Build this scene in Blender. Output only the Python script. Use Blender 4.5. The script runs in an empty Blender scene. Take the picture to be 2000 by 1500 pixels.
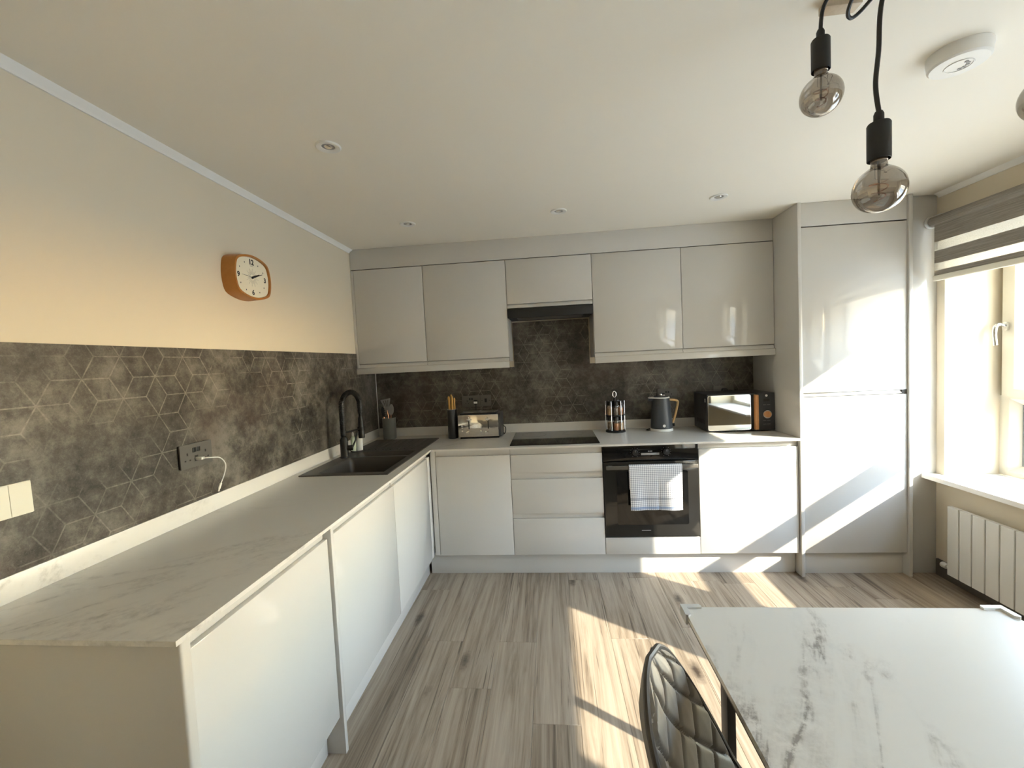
import bpy, bmesh, math, random
from mathutils import Vector, Matrix
random.seed(7)
sc = bpy.context.scene
COL = sc.collection
PI = math.pi

# ------------------------------------------------------------------ camera
cam_d = bpy.data.cameras.new('camera'); cam = bpy.data.objects.new('camera', cam_d); COL.objects.link(cam)
cam_d.sensor_width = 36.0; cam_d.lens = 14.9156; cam_d.clip_start = 0.02
RX = Vector((0.99487914, 0.08862798, -0.0485858)); UP = Vector((0.04377225, 0.05547065, 0.99750037)); FW = Vector((-0.09110153, 0.99451902, -0.05130715))
cam.matrix_world = Matrix.Translation((1.421, -3.3337, 1.4325)) @ Matrix((RX, UP, -FW)).transposed().to_4x4()
sc.camera = cam
# ------------------------------------------------------------------ world sky
w = bpy.data.worlds.new('sky'); sc.world = w; w.use_nodes = True
nt = w.node_tree; nt.nodes.clear()
sky = nt.nodes.new('ShaderNodeTexSky'); sky.sky_type = 'NISHITA'; sky.sun_disc = False
sky.sun_elevation = math.radians(29); sky.sun_rotation = math.radians(124); sky.air_density = 1.0; sky.dust_density = 0.0; sky.ozone_density = 1.0
bg = nt.nodes.new('ShaderNodeBackground'); bg.inputs[1].default_value = 2.8
wo = nt.nodes.new('ShaderNodeOutputWorld')
wb = nt.nodes.new('ShaderNodeMix'); wb.data_type = 'RGBA'; wb.blend_type = 'MULTIPLY'; wb.inputs[0].default_value = 1.0
wb.inputs[7].default_value = (1.24, 1.0, 0.81, 1.0)            # warm white balance of the photograph
nt.links.new(sky.outputs[0], wb.inputs[6]); nt.links.new(wb.outputs[2], bg.inputs[0]); nt.links.new(bg.outputs[0], wo.inputs[0])
# ------------------------------------------------------------------ sun
sun_d = bpy.data.lights.new('sun', 'SUN'); sun_d.energy = 10.0; sun_d.angle = math.radians(0.53); sun_d.color = (1.0, 0.91, 0.76)
sun = bpy.data.objects.new('sun', sun_d); COL.objects.link(sun)
SUN = Vector((-1.0, 0.68, -0.666)).normalized()
sun.location = (8, -6, 6); sun.rotation_euler = SUN.to_track_quat('-Z', 'Y').to_euler()
# ------------------------------------------------------------------ exposure / integrator
sc.view_settings.view_transform = 'Standard'; sc.view_settings.look = 'None'
sc.view_settings.gamma = 1.0; sc.view_settings.use_curve_mapping = False
sc.view_settings.exposure = 0.85
cy = sc.cycles
cy.max_bounces = 8; cy.diffuse_bounces = 4; cy.glossy_bounces = 4; cy.transmission_bounces = 8; cy.transparent_max_bounces = 16
cy.caustics_reflective = True; cy.blur_glossy = 0.3; cy.sample_clamp_indirect = 0.0
cy.use_denoising = True; cy.adaptive_threshold = 0.02

# ------------------------------------------------------------------ mesh helpers
class MB:
    """collects shapes in world coordinates; build() links them as one mesh object"""
    def __init__(self): self.v = []; self.f = []; self.s = []
    def add(self, vs, fs, smooth=False):
        o = len(self.v); self.v += [tuple(p) for p in vs]
        self.f += [tuple(i + o for i in f) for f in fs]; self.s += [smooth] * len(fs); return self
    def frombm(self, bm, smooth=False):
        bm.verts.ensure_lookup_table(); bm.verts.index_update()
        self.add([v.co[:] for v in bm.verts], [[v.index for v in f.verts] for f in bm.faces], smooth); bm.free(); return self
    def box(self, x0, x1, y0, y1, z0, z1, bev=0.0, seg=2, mat=None):
        bm = bmesh.new()
        bmesh.ops.create_cube(bm, size=1.0)
        for v in bm.verts:
            v.co = Vector(((x0 + x1) / 2 + v.co.x * (x1 - x0), (y0 + y1) / 2 + v.co.y * (y1 - y0), (z0 + z1) / 2 + v.co.z * (z1 - z0)))
        if bev > 0: bmesh.ops.bevel(bm, geom=bm.edges[:], offset=bev, segments=seg, profile=0.5, affect='EDGES', clamp_overlap=True)
        if mat is not None: bm.transform(mat)
        return self.frombm(bm)
    def lathe(self, prof, c=(0, 0, 0), n=32, sx=1.0, sy=1.0, mat=None, smooth=True, cap=True):
        vs = []; fs = []
        M = mat or Matrix()
        for r, z in prof:
            for k in range(n):
                a = 2 * PI * k / n
                p = M @ Vector((r * sx * math.cos(a), r * sy * math.sin(a), z)); vs.append((p.x + c[0], p.y + c[1], p.z + c[2]))
        for i in range(len(prof) - 1):
            for k in range(n):
                fs.append((i * n + k, i * n + (k + 1) % n, (i + 1) * n + (k + 1) % n, (i + 1) * n + k))
        if cap:
            if prof[0][0] > 1e-6: fs.append(tuple(range(n - 1, -1, -1)))
            if prof[-1][0] > 1e-6: fs.append(tuple((len(prof) - 1) * n + k for k in range(n)))
        return self.add(vs, fs, smooth)
    def tube(self, pts, r, n=10, closed=False, flat=None):
        pts = [Vector(p) for p in pts]; m = len(pts); vs = []; fs = []
        up = None
        for i, p in enumerate(pts):
            if closed: t = (pts[(i + 1) % m] - pts[i - 1])
            else: t = pts[min(i + 1, m - 1)] - pts[max(i - 1, 0)]
            t.normalize()
            if up is None:
                up = Vector((0, 0, 1)) if abs(t.z) < 0.9 else Vector((1, 0, 0))
            up = (up - t * up.dot(t)).normalized(); sd = t.cross(up)
            rr = r[i] if isinstance(r, (list, tuple)) else r
            for k in range(n):
                a = 2 * PI * k / n
                q = p + up * (rr * math.cos(a)) + sd * (rr * math.sin(a)); vs.append(q)
        for i in range(m if closed else m - 1):
            j = (i + 1) % m
            for k in range(n): fs.append((i * n + k, i * n + (k + 1) % n, j * n + (k + 1) % n, j * n + k))
        if not closed:
            fs.append(tuple(range(n - 1, -1, -1))); fs.append(tuple((m - 1) * n + k for k in range(n)))
        return self.add(vs, fs, True)
    def prism(self, out, d0, d1, axis='z', smooth=False):
        """outline (a,b) extruded along axis: 'x' -> (y,z), 'y' -> (x,z), 'z' -> (x,y)"""
        def P(a, b, d): return {'x': (d, a, b), 'y': (a, d, b), 'z': (a, b, d)}[axis]
        n = len(out)
        vs = [P(a, b, d0) for a, b in out] + [P(a, b, d1) for a, b in out]
        self.add(vs, [(k, (k + 1) % n, n + (k + 1) % n, n + k) for k in range(n)], smooth)
        self.add(vs, [tuple(range(n - 1, -1, -1)), tuple(range(n, 2 * n))], False)
        return self
    def ring(self, out, inn, d0, d1, axis='z'):
        def P(a, b, d): return {'x': (d, a, b), 'y': (a, d, b), 'z': (a, b, d)}[axis]
        n = len(out)
        vs = [P(a, b, d0) for a, b in out] + [P(a, b, d1) for a, b in out] + [P(a, b, d0) for a, b in inn] + [P(a, b, d1) for a, b in inn]
        fs = []
        for k in range(n):
            j = (k + 1) % n
            fs += [(k, j, n + j, n + k), (2 * n + j, 2 * n + k, 3 * n + k, 3 * n + j), (n + k, n + j, 3 * n + j, 3 * n + k), (j, k, 2 * n + k, 2 * n + j)]
        return self.add(vs, fs)
    def sphere(self, c, r, n=16, sz=1.0):
        pr = [(r * math.sin(PI * i / n) if 0 < i < n else 0.0, -r * sz * math.cos(PI * i / n)) for i in range(n + 1)]
        return self.lathe(pr, c, n * 2)
    def text(self, s, size, M, ext=0.0006, align='CENTER'):
        cu = bpy.data.curves.new('t', 'FONT'); cu.body = s; cu.size = size; cu.align_x = align; cu.align_y = 'CENTER'; cu.extrude = ext; cu.resolution_u = 3; cu.offset = size * 0.035
        ob = bpy.data.objects.new('t', cu); COL.objects.link(ob)
        me = bpy.data.meshes.new_from_object(ob.evaluated_get(bpy.context.evaluated_depsgraph_get()))
        self.add([M @ v.co for v in me.vertices], [p.vertices[:] for p in me.polygons])
        bpy.data.objects.remove(ob); bpy.data.curves.remove(cu); bpy.data.meshes.remove(me); return self
    def build(self, name, mat, parent=None, label=None, origin=None):
        o = Vector(origin) if origin is not None else (Vector(parent['_o']) if parent is not None else Vector())
        me = bpy.data.meshes.new(name)
        me.from_pydata([(Vector(p) - o)[:] for p in self.v], [], self.f)
        me.polygons.foreach_set('use_smooth', self.s)
        bm = bmesh.new(); bm.from_mesh(me)
        bmesh.ops.remove_doubles(bm, verts=bm.verts[:], dist=1e-6)
        bmesh.ops.recalc_face_normals(bm, faces=bm.faces[:]); bm.to_mesh(me); bm.free()
        try: me.set_sharp_from_angle(angle=math.radians(38))
        except Exception: pass
        me.materials.append(mat)
        ob = bpy.data.objects.new(name, me); COL.objects.link(ob)
        if parent is not None:
            ob.parent = parent; ob.location = (o - Vector(parent['_o']))
        else: ob.location = o
        ob['_o'] = o[:]
        if label: ob['label'] = label
        return ob
def B(*a, **k): return MB().box(*a, **k)
def tag(o, label, cat=None, group=None, kind=None):
    o['label'] = label
    if cat: o['category'] = cat
    if group: o['group'] = group
    if kind: o['kind'] = kind
    return o
def thing(name, label, cat, loc=(0, 0, 0), group=None):
    o = bpy.data.objects.new(name, None); COL.objects.link(o); o.location = loc; o['_o'] = tuple(loc); o.empty_display_size = 0.05
    return tag(o, label, cat, group)
def struct(o, label=None):
    o['kind'] = 'structure'
    if label: o['label'] = label
    return o
def rrect(x0, x1, y0, y1, r, n=6):
    out = []
    for cx_, cy_, a0 in ((x1 - r, y1 - r, 0), (x0 + r, y1 - r, 90), (x0 + r, y0 + r, 180), (x1 - r, y0 + r, 270)):
        for k in range(n + 1):
            a = math.radians(a0 + 90 * k / n); out.append((cx_ + r * math.cos(a), cy_ + r * math.sin(a)))
    return out
def arc(c, r, a0, a1, n, ax, ay):
    return [Vector(c) + Vector(ax) * (r * math.cos(math.radians(a0 + (a1 - a0) * k / n))) + Vector(ay) * (r * math.sin(math.radians(a0 + (a1 - a0) * k / n))) for k in range(n + 1)]
def smoothpath(pts, n=8):
    pts = [Vector(p) for p in pts]; P = [pts[0]] + pts + [pts[-1]]; out = []
    for i in range(1, len(P) - 2):
        a, b, c, d = P[i - 1:i + 3]
        for k in range(n):
            t = k / n
            out.append(0.5 * ((2 * b) + (c - a) * t + (2 * a - 5 * b + 4 * c - d) * t * t + (3 * b - a - 3 * c + d) * t ** 3))
    out.append(pts[-1]); return out

# ------------------------------------------------------------------ material helpers
class NT:
    def __init__(self, m): self.t = m.node_tree; self.n = m.node_tree.nodes; self.l = m.node_tree.links
    def node(self, ty, **kw):
        nd = self.n.new(ty)
        for k, v in kw.items(): setattr(nd, k, v)
        return nd
    def put(self, sock, val):
        if hasattr(val, 'is_output') or isinstance(val, bpy.types.NodeSocket): self.l.new(val, sock)
        else: sock.default_value = val
    def math(self, op, a, b=None, c=None, clamp=False):
        nd = self.node('ShaderNodeMath', operation=op, use_clamp=clamp)
        self.put(nd.inputs[0], a)
        if b is not None: self.put(nd.inputs[1], b)
        if c is not None: self.put(nd.inputs[2], c)
        return nd.outputs[0]
    def noise(self, vec, scale, detail=4, rough=0.55, dist=0.0):
        nd = self.node('ShaderNodeTexNoise'); self.put(nd.inputs['Vector'], vec)
        nd.inputs['Scale'].default_value = scale; nd.inputs['Detail'].default_value = detail; nd.inputs['Roughness'].default_value = rough; nd.inputs['Distortion'].default_value = dist
        return nd.outputs['Fac']
    def mapping(self, vec, scale=(1, 1, 1), loc=(0, 0, 0), rot=(0, 0, 0)):
        nd = self.node('ShaderNodeMapping'); self.put(nd.inputs[0], vec)
        self.put(nd.inputs[1], loc); nd.inputs[2].default_value = rot; nd.inputs[3].default_value = scale
        return nd.outputs[0]
    def obj(self): return self.node('ShaderNodeTexCoord').outputs['Object']
    def geo(self): return self.node('ShaderNodeNewGeometry').outputs['Position']
    def ramp(self, fac, stops):
        nd = self.node('ShaderNodeValToRGB'); self.put(nd.inputs[0], fac)
        e = nd.color_ramp.elements
        while len(e) < len(stops): e.new(0.5)
        for el, (p, c) in zip(e, stops): el.position = p; el.color = (*c, 1) if len(c) == 3 else c
        return nd.outputs[0]
    def mix(self, fac, a, b, mode='MIX'):
        nd = self.node('ShaderNodeMix', data_type='RGBA', blend_type=mode)
        self.put(nd.inputs[0], fac)
        for s, v in ((nd.inputs[6], a), (nd.inputs[7], b)):
            self.put(s, (*v, 1) if isinstance(v, tuple) and len(v) == 3 else v)
        return nd.outputs[2]
    def bump(self, h, strength=0.3, dist=0.002):
        nd = self.node('ShaderNodeBump'); nd.inputs['Strength'].default_value = strength; nd.inputs['Distance'].default_value = dist
        self.put(nd.inputs['Height'], h); return nd.outputs[0]
def mat(name, col=(0.8, 0.8, 0.8), rough=0.5, metal=0.0, coat=0.0, coat_r=0.03, ior=1.5, **kw):
    m = bpy.data.materials.new(name); m.use_nodes = True
    N = NT(m); b = m.node_tree.nodes['Principled BSDF']
    b.inputs['Base Color'].default_value = (*col, 1); b.inputs['Roughness'].default_value = rough; b.inputs['Metallic'].default_value = metal
    b.inputs['Coat Weight'].default_value = coat; b.inputs['Coat Roughness'].default_value = coat_r; b.inputs['IOR'].default_value = ior
    for k, v in kw.items(): b.inputs[k].default_value = v
    return m, N, b
def flat(name, *a, **k):
    """plain colour with a little procedural mottling in the roughness"""
    m, N, b = mat(name, *a, **k)
    r = b.inputs['Roughness'].default_value
    n = N.noise(N.obj(), 60, 2)
    N.put(b.inputs['Roughness'], N.math('MULTIPLY_ADD', n, 0.12 * r, r * 0.94))
    return m
M = {}
# painted surfaces
def paint(name, col, bump=0.08, scale=220):
    m, N, b = mat(name, col, 0.85)
    n = N.noise(N.geo(), scale, 3)
    N.put(b.inputs['Base Color'], N.mix(N.noise(N.geo(), 1.3, 3), tuple(c * 0.97 for c in col), tuple(min(1, c * 1.02) for c in col)))
    N.put(b.inputs['Normal'], N.bump(n, bump, 0.001)); return m
M['wall'] = paint('warm_beige_paint', (0.74, 0.655, 0.51))
M['ceil'] = paint('ceiling_paint', (0.90, 0.855, 0.755))
M['rearwall'] = paint('taupe_paint', (0.62, 0.55, 0.45))
M['render'] = paint('added_house_render', (0.55, 0.51, 0.45), 0.2, 20)
M['trim'] = paint('white_trim_paint', (0.88, 0.87, 0.83), 0.02)
M['skirting'] = flat('grey_skirting', (0.12, 0.105, 0.09), 0.5)
M['outside'] = paint('outside_paving', (0.58, 0.56, 0.53))
# high gloss lacquered fronts, very slightly wavy
def gloss(name, col):
    m, N, b = mat(name, col, 0.055, ior=1.52)
    N.put(b.inputs['Normal'], N.bump(N.noise(N.geo(), 6, 2), 0.03, 0.002)); return m
M['gloss'] = gloss('cashmere_gloss_lacquer', (0.64, 0.62, 0.58))
M['matt'] = flat('cashmere_carcass', (0.56, 0.53, 0.48), 0.4)
M['gap'] = flat('dark_shadow_gap', (0.05, 0.045, 0.04), 0.6)
# marble laminate
def marble(name, base, vein, along, rough=0.3, amount=1.0, seed=0.0, scale=1.0, rot=0.25, cover=-3.6):
    m, N, b = mat(name, base, rough)
    g = N.geo()
    s = {'y': (1.0, 0.28, 1.0), 'x': (0.3, 1.0, 1.0), 'd': (0.6, 0.6, 1.0)}[along]
    p = N.mapping(N.mapping(g, rot=(0, 0, rot)), tuple(k * scale for k in s), (seed, seed * 0.7, 0))
    n1 = N.noise(p, 2.6, 6, 0.6, 0.9)
    ridge = N.math('ABSOLUTE', N.math('SUBTRACT', n1, 0.5))
    line = N.math('SUBTRACT', 1.0, N.math('MULTIPLY', ridge, 34.0), clamp=True)
    n2 = N.noise(p, 1.4, 4, 0.6)
    mask = N.math('MULTIPLY_ADD', n2, 7.0, cover, clamp=True)
    broken = N.math('MULTIPLY_ADD', N.noise(g, 38, 5, 0.7), 3.4, -1.25, clamp=True)
    wide = N.math('SUBTRACT', 1.0, N.math('MULTIPLY', ridge, 11.0), clamp=True)
    v = N.math('MULTIPLY', N.math('ADD', line, N.math('MULTIPLY', wide, 0.45)), N.math('MULTIPLY', mask, broken))
    v = N.math('MULTIPLY', v, amount, clamp=True)
    cloud = N.mix(N.noise(p, 1.1, 3), tuple(c * 0.96 for c in base), base)
    N.put(b.inputs['Base Color'], N.mix(v, cloud, vein)); return m
M['worktop'] = marble('worktop_marble_laminate', (0.70, 0.67, 0.615), (0.27, 0.24, 0.21), 'x', 0.32, 0.5, 3.1, 0.85, -0.45, -3.3)
M['table'] = marble('table_sintered_marble', (0.72, 0.70, 0.655), (0.29, 0.265, 0.24), 'y', 0.28, 1.7, 1.7, 1.7, 0.36, -2.9)
# printed stone splashback with rhombus line pattern
def splash(name, axis):
    m, N, b = mat(name, (0.1, 0.09, 0.08), 0.38)
    g = N.geo()
    sp = N.node('ShaderNodeSeparateXYZ'); N.put(sp.inputs[0], g)
    h = sp.outputs[1 if axis == 'y' else 0]; z = sp.outputs[2]
    ox, oz = ((-2.171, 1.444) if axis == 'y' else (1.463, 1.286))
    a = 0.0803; Lz = a * math.sqrt(3); Lx = 3 * a
    def cell(v, off, L):
        t = N.math('DIVIDE', N.math('SUBTRACT', v, off), L)
        return N.math('MULTIPLY', N.math('SUBTRACT', t, N.math('FLOOR', N.math('ADD', t, 0.5))), L)
    x1, z1 = cell(h, ox, Lx), cell(z, oz, Lz)
    x2, z2 = cell(h, ox + Lx / 2, Lx), cell(z, oz + Lz / 2, Lz)
    d1 = N.math('ADD', N.math('MULTIPLY', x1, x1), N.math('MULTIPLY', z1, z1))
    d2 = N.math('ADD', N.math('MULTIPLY', x2, x2), N.math('MULTIPLY', z2, z2))
    pick = N.math('LESS_THAN', d2, d1)
    def sel(p, q): return N.math('ADD', N.math('MULTIPLY', p, N.math('SUBTRACT', 1.0, pick)), N.math('MULTIPLY', q, pick))
    X, Z = sel(x1, x2), sel(z1, z2)
    s6, c6 = math.sin(PI / 3), math.cos(PI / 3)
    e1 = N.math('ABSOLUTE', Z)
    e2 = N.math('ABSOLUTE', N.math('SUBTRACT', N.math('MULTIPLY', X, s6), N.math('MULTIPLY', Z, c6)))
    e3 = N.math('ABSOLUTE', N.math('ADD', N.math('MULTIPLY', X, s6), N.math('MULTIPLY', Z, c6)))
    d = N.math('MINIMUM', e1, N.math('MINIMUM', e2, e3))
    line = N.math('SUBTRACT', 1.0, N.math('DIVIDE', d, 0.0026), clamp=True)
    line = N.math('MULTIPLY', line, 1.8, clamp=True)
    fade = N.math('MULTIPLY_ADD', N.noise(N.mapping(g, (1, 1, 1), (4.2, 1.3, 0.6)), 2.6, 3), 6.5, -2.75, clamp=True)
    wear = N.math('MULTIPLY_ADD', N.noise(g, 70, 4, 0.7), 3.0, -0.8, clamp=True)
    line = N.math('MULTIPLY', line, N.math('MULTIPLY', fade, wear))
    base = N.ramp(N.noise(g, 4.0, 13, 0.80), [(0.40, (0.034, 0.028, 0.022)), (0.49, (0.088, 0.076, 0.061)), (0.61, (0.205, 0.185, 0.152))])
    sp2 = N.math('MULTIPLY_ADD', N.noise(g, 42, 6, 0.75), 6.0, -2.8, clamp=True)
    patch = N.math('MULTIPLY_ADD', N.noise(g, 4.5, 3), 6.0, -3.0, clamp=True)
    base = N.mix(N.math('MULTIPLY', sp2, N.math('MULTIPLY', patch, 0.75)), base, (0.022, 0.019, 0.017))
    sp3 = N.math('MULTIPLY_ADD', N.noise(N.mapping(g, (1, 1, 1), (9, 2, 5)), 90, 5, 0.8), 6.0, -3.4, clamp=True)
    base = N.mix(N.math('MULTIPLY', sp3, 0.5), base, (0.24, 0.22, 0.19))
    rust = N.math('MULTIPLY_ADD', N.noise(N.mapping(g, (1, 1, 1), (2, 8, 3)), 2.4, 4), 5.0, -2.65, clamp=True)
    base = N.mix(N.math('MULTIPLY', rust, 0.45), base, (0.11, 0.065, 0.05))
    N.put(b.inputs['Base Color'], N.mix(N.math('MULTIPLY', line, 0.62), base, (0.36, 0.325, 0.27)))
    N.put(b.inputs['Normal'], N.bump(N.noise(g, 80, 5), 0.12, 0.001)); return m
M['splash_y'] = splash('stone_print_panel_side', 'y'); M['splash_x'] = splash('stone_print_panel_rear', 'x')
# oak planks
def oak():
    m, N, b = mat('oak_laminate', (0.4, 0.3, 0.2), 0.42)
    g = N.geo(); rnd = N.node('ShaderNodeObjectInfo').outputs['Random']
    cmb = N.node('ShaderNodeCombineXYZ'); N.put(cmb.inputs[0], N.math('MULTIPLY', rnd, 37.0)); N.put(cmb.inputs[1], N.math('MULTIPLY', rnd, 53.0)); N.put(cmb.inputs[2], N.math('MULTIPLY', rnd, 11.0))
    va = N.node('ShaderNodeVectorMath', operation='ADD'); N.put(va.inputs[0], g); N.put(va.inputs[1], cmb.outputs[0]); v = va.outputs[0]
    wob = N.noise(N.mapping(v, (7, 0.8, 1)), 1.0, 3)
    fine = N.noise(N.mapping(v, (170, 5.0, 1)), 1.0, 4, 0.6)
    mid = N.noise(N.mapping(v, (17, 0.75, 1)), 1.0, 6, 0.66, 1.6)
    t = N.math('ADD', N.math('MULTIPLY', mid, 0.60), N.math('ADD', N.math('MULTIPLY', fine, 0.16), N.math('MULTIPLY', wob, 0.30)))
    c = N.ramp(t, [(0.38, (0.12, 0.088, 0.06)), (0.46, (0.25, 0.195, 0.14)), (0.54, (0.36, 0.29, 0.217)), (0.66, (0.46, 0.383, 0.298))])
    vor = N.node('ShaderNodeTexVoronoi'); N.put(vor.inputs['Vector'], N.mapping(v, (4.2, 1.5, 1))); vor.inputs['Scale'].default_value = 1.0
    kd = N.math('ADD', vor.outputs['Distance'], N.math('MULTIPLY_ADD', N.noise(v, 45, 3), 0.08, -0.04))
    knot = N.math('SUBTRACT', 1.0, N.math('DIVIDE', kd, 0.13), clamp=True)
    c = N.mix(N.math('MULTIPLY', knot, 1.3, clamp=True), c, (0.045, 0.03, 0.02))
    crack = N.math('MULTIPLY_ADD', N.noise(N.mapping(v, (30, 0.7, 1), (3, 3, 3)), 1.0, 4, 0.55, 2.5), 12.0, -7.2, clamp=True)
    c = N.mix(N.math('MULTIPLY', crack, 0.75), c, (0.075, 0.052, 0.035))
    N.put(b.inputs['Base Color'], c)
    N.put(b.inputs['Normal'], N.bump(N.math('ADD', fine, mid), 0.12, 0.0008)); return m
M['oak'] = oak()
def wood(name, c0, c1, sc_=(60, 60, 4), rough=0.45):
    m, N, b = mat(name, c0, rough)
    n = N.noise(N.mapping(N.obj(), sc_), 1.0, 5, 0.6, 0.8)
    N.put(b.inputs['Base Color'], N.ramp(n, [(0.3, c0), (0.7, c1)])); return m
M['beech'] = wood('pale_beech', (0.62, 0.40, 0.17), (0.74, 0.52, 0.26))
M['acacia'] = wood('orange_wood', (0.50, 0.21, 0.07), (0.68, 0.34, 0.13), (60, 60, 9))
M['clockwood'] = wood('amber_wood', (0.44, 0.17, 0.028), (0.50, 0.205, 0.04), (30, 6, 30), 0.4)
M['knifewood'] = wood('honey_wood', (0.60, 0.32, 0.07), (0.72, 0.42, 0.12))
M['rosewood'] = wood('pale_ply', (0.55, 0.44, 0.31), (0.62, 0.51, 0.37))
M['black'] = flat('black_plastic', (0.012, 0.012, 0.012), 0.4)
M['blackmatt'] = flat('matt_black', (0.01, 0.01, 0.01), 0.55)
M['blackglass'] = flat('black_glass', (0.006, 0.006, 0.006), 0.06)
M['ovenglass'] = flat('oven_glass', (0.02, 0.019, 0.017), 0.08)
M['white'] = flat('white_plastic', (0.82, 0.81, 0.77), 0.35)
M['cream'] = flat('cream_plastic', (0.84, 0.79, 0.66), 0.4)
M['chrome'] = flat('chrome', (0.85, 0.83, 0.80), 0.09, 1.0)
M['steelhandle'] = flat('satin_silver', (0.75, 0.74, 0.72), 0.25, 1.0)
M['darkgrey'] = flat('slate_grey_enamel', (0.052, 0.058, 0.066), 0.38)
M['mwgrey'] = flat('charcoal_enamel', (0.04, 0.041, 0.045), 0.4)
M['socket'] = flat('gunmetal_plate', (0.13, 0.12, 0.107), 0.4, 0.15)
M['sink'] = flat('grey_composite', (0.075, 0.066, 0.057), 0.42)
M['upvc'] = flat('cream_window_frame', (0.77, 0.73, 0.62), 0.35)
M['sill'] = flat('white_sill', (0.84, 0.82, 0.78), 0.3)
M['radiator'] = flat('white_radiator_enamel', (0.72, 0.70, 0.65), 0.32)
M['gasket'] = flat('grey_gasket', (0.16, 0.17, 0.18), 0.4)
M['grey'] = flat('grey_plastic', (0.33, 0.32, 0.31), 0.45)
M['potgrey'] = flat('sage_grey_stoneware', (0.14, 0.14, 0.12), 0.5)
M['utensil'] = flat('grey_nylon', (0.24, 0.23, 0.22), 0.5)
M['copper'] = flat('rose_copper', (0.75, 0.40, 0.27), 0.25, 1.0)
M['paleg'] = flat('pale_green_plastic', (0.55, 0.63, 0.5), 0.3)
M['tablegun'] = flat('black_table_steel', (0.035, 0.028, 0.022), 0.45)
M['tabledge'] = flat('dark_table_edge', (0.10, 0.088, 0.072), 0.5)
M['clockface'] = flat('ivory_dial', (0.86, 0.80, 0.62), 0.5)
M['ink'] = flat('black_ink', (0.02, 0.018, 0.015), 0.6)
M['faintink'] = flat('grey_ink', (0.50, 0.46, 0.36), 0.6)
M['display'] = flat('grey_display', (0.13, 0.13, 0.13), 0.2)
M['sparemetal'] = flat('greasefilter_metal', (0.35, 0.35, 0.36), 0.35, 1.0)
M['rubber'] = flat('clear_rubber', (0.62, 0.62, 0.6), 0.3)
# toaster skin: polished steel with gentle dents
m, N, b = mat('polished_steel', (0.82, 0.80, 0.76), 0.11, 1.0)
N.put(b.inputs['Normal'], N.bump(N.noise(N.obj(), 11, 2), 0.10, 0.02)); M['toaster'] = m
# mirror-like microwave door
M['mirror'] = flat('mirrored_glass', (0.42, 0.42, 0.40), 0.03, 1.0)
# thin glass
def thin(name, tint, refl, rough=0.0, ior=1.5, gl=(1, 1, 1)):
    m = bpy.data.materials.new(name); m.use_nodes = True; N = NT(m); N.n.clear()
    tr = N.node('ShaderNodeBsdfTransparent'); tr.inputs[0].default_value = (*tint, 1)
    g = N.node('ShaderNodeBsdfGlossy'); g.inputs['Roughness'].default_value = rough; g.inputs[0].default_value = (*gl, 1)
    f = N.node('ShaderNodeLayerWeight'); f.inputs[0].default_value = 0.5      # Schlick reflectance, same on both faces of the thin shell
    r0 = ((ior - 1) / (ior + 1)) ** 2
    k = N.math('ADD', N.math('MULTIPLY_ADD', N.math('POWER', f.outputs['Facing'], 5.0), 1 - r0, r0), refl, clamp=True)
    mx = N.node('ShaderNodeMixShader'); N.put(mx.inputs[0], k); N.put(mx.inputs[1], tr.outputs[0]); N.put(mx.inputs[2], g.outputs[0])
    o = N.node('ShaderNodeOutputMaterial'); N.put(o.inputs[0], mx.outputs[0]); return m
M['pane'] = thin('window_glass', (0.97, 0.98, 0.97), 0.0)
M['bulb'] = thin('smoked_bulb_glass', (0.54, 0.505, 0.465), 0.14, 0.02, 1.6, (0.85, 0.83, 0.80))
M['jar'] = thin('clear_jar_glass', (0.93, 0.92, 0.9), 0.05)
M['brasscap'] = flat('brushed_cap', (0.62, 0.52, 0.40), 0.3, 1.0)
# blind fabrics
m, N, b = mat('grey_blind_weave', (0.30, 0.27, 0.235), 0.9)
n = N.noise(N.mapping(N.geo(), (1, 6, 240)), 1.0, 4, 0.7)
N.put(b.inputs['Base Color'], N.ramp(n, [(0.3, (0.20, 0.18, 0.155)), (0.7, (0.38, 0.345, 0.30))])); M['weave'] = m
m = bpy.data.materials.new('sheer_voile'); m.use_nodes = True; N = NT(m); N.n.clear()
tr = N.node('ShaderNodeBsdfTransparent'); df = N.node('ShaderNodeBsdfTranslucent'); df.inputs[0].default_value = (0.85, 0.82, 0.74, 1)
d2 = N.node('ShaderNodeBsdfDiffuse'); d2.inputs[0].default_value = (0.85, 0.82, 0.74, 1)
a1 = N.node('ShaderNodeMixShader'); a1.inputs[0].default_value = 0.5; N.put(a1.inputs[1], df.outputs[0]); N.put(a1.inputs[2], d2.outputs[0])
a2 = N.node('ShaderNodeMixShader'); N.put(a2.inputs[0], N.math('MULTIPLY_ADD', N.noise(N.geo(), 400, 1), 0.2, 0.25)); N.put(a2.inputs[1], tr.outputs[0]); N.put(a2.inputs[2], a1.outputs[0])
o = N.node('ShaderNodeOutputMaterial'); N.put(o.inputs[0], a2.outputs[0]); M['voile'] = m
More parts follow.
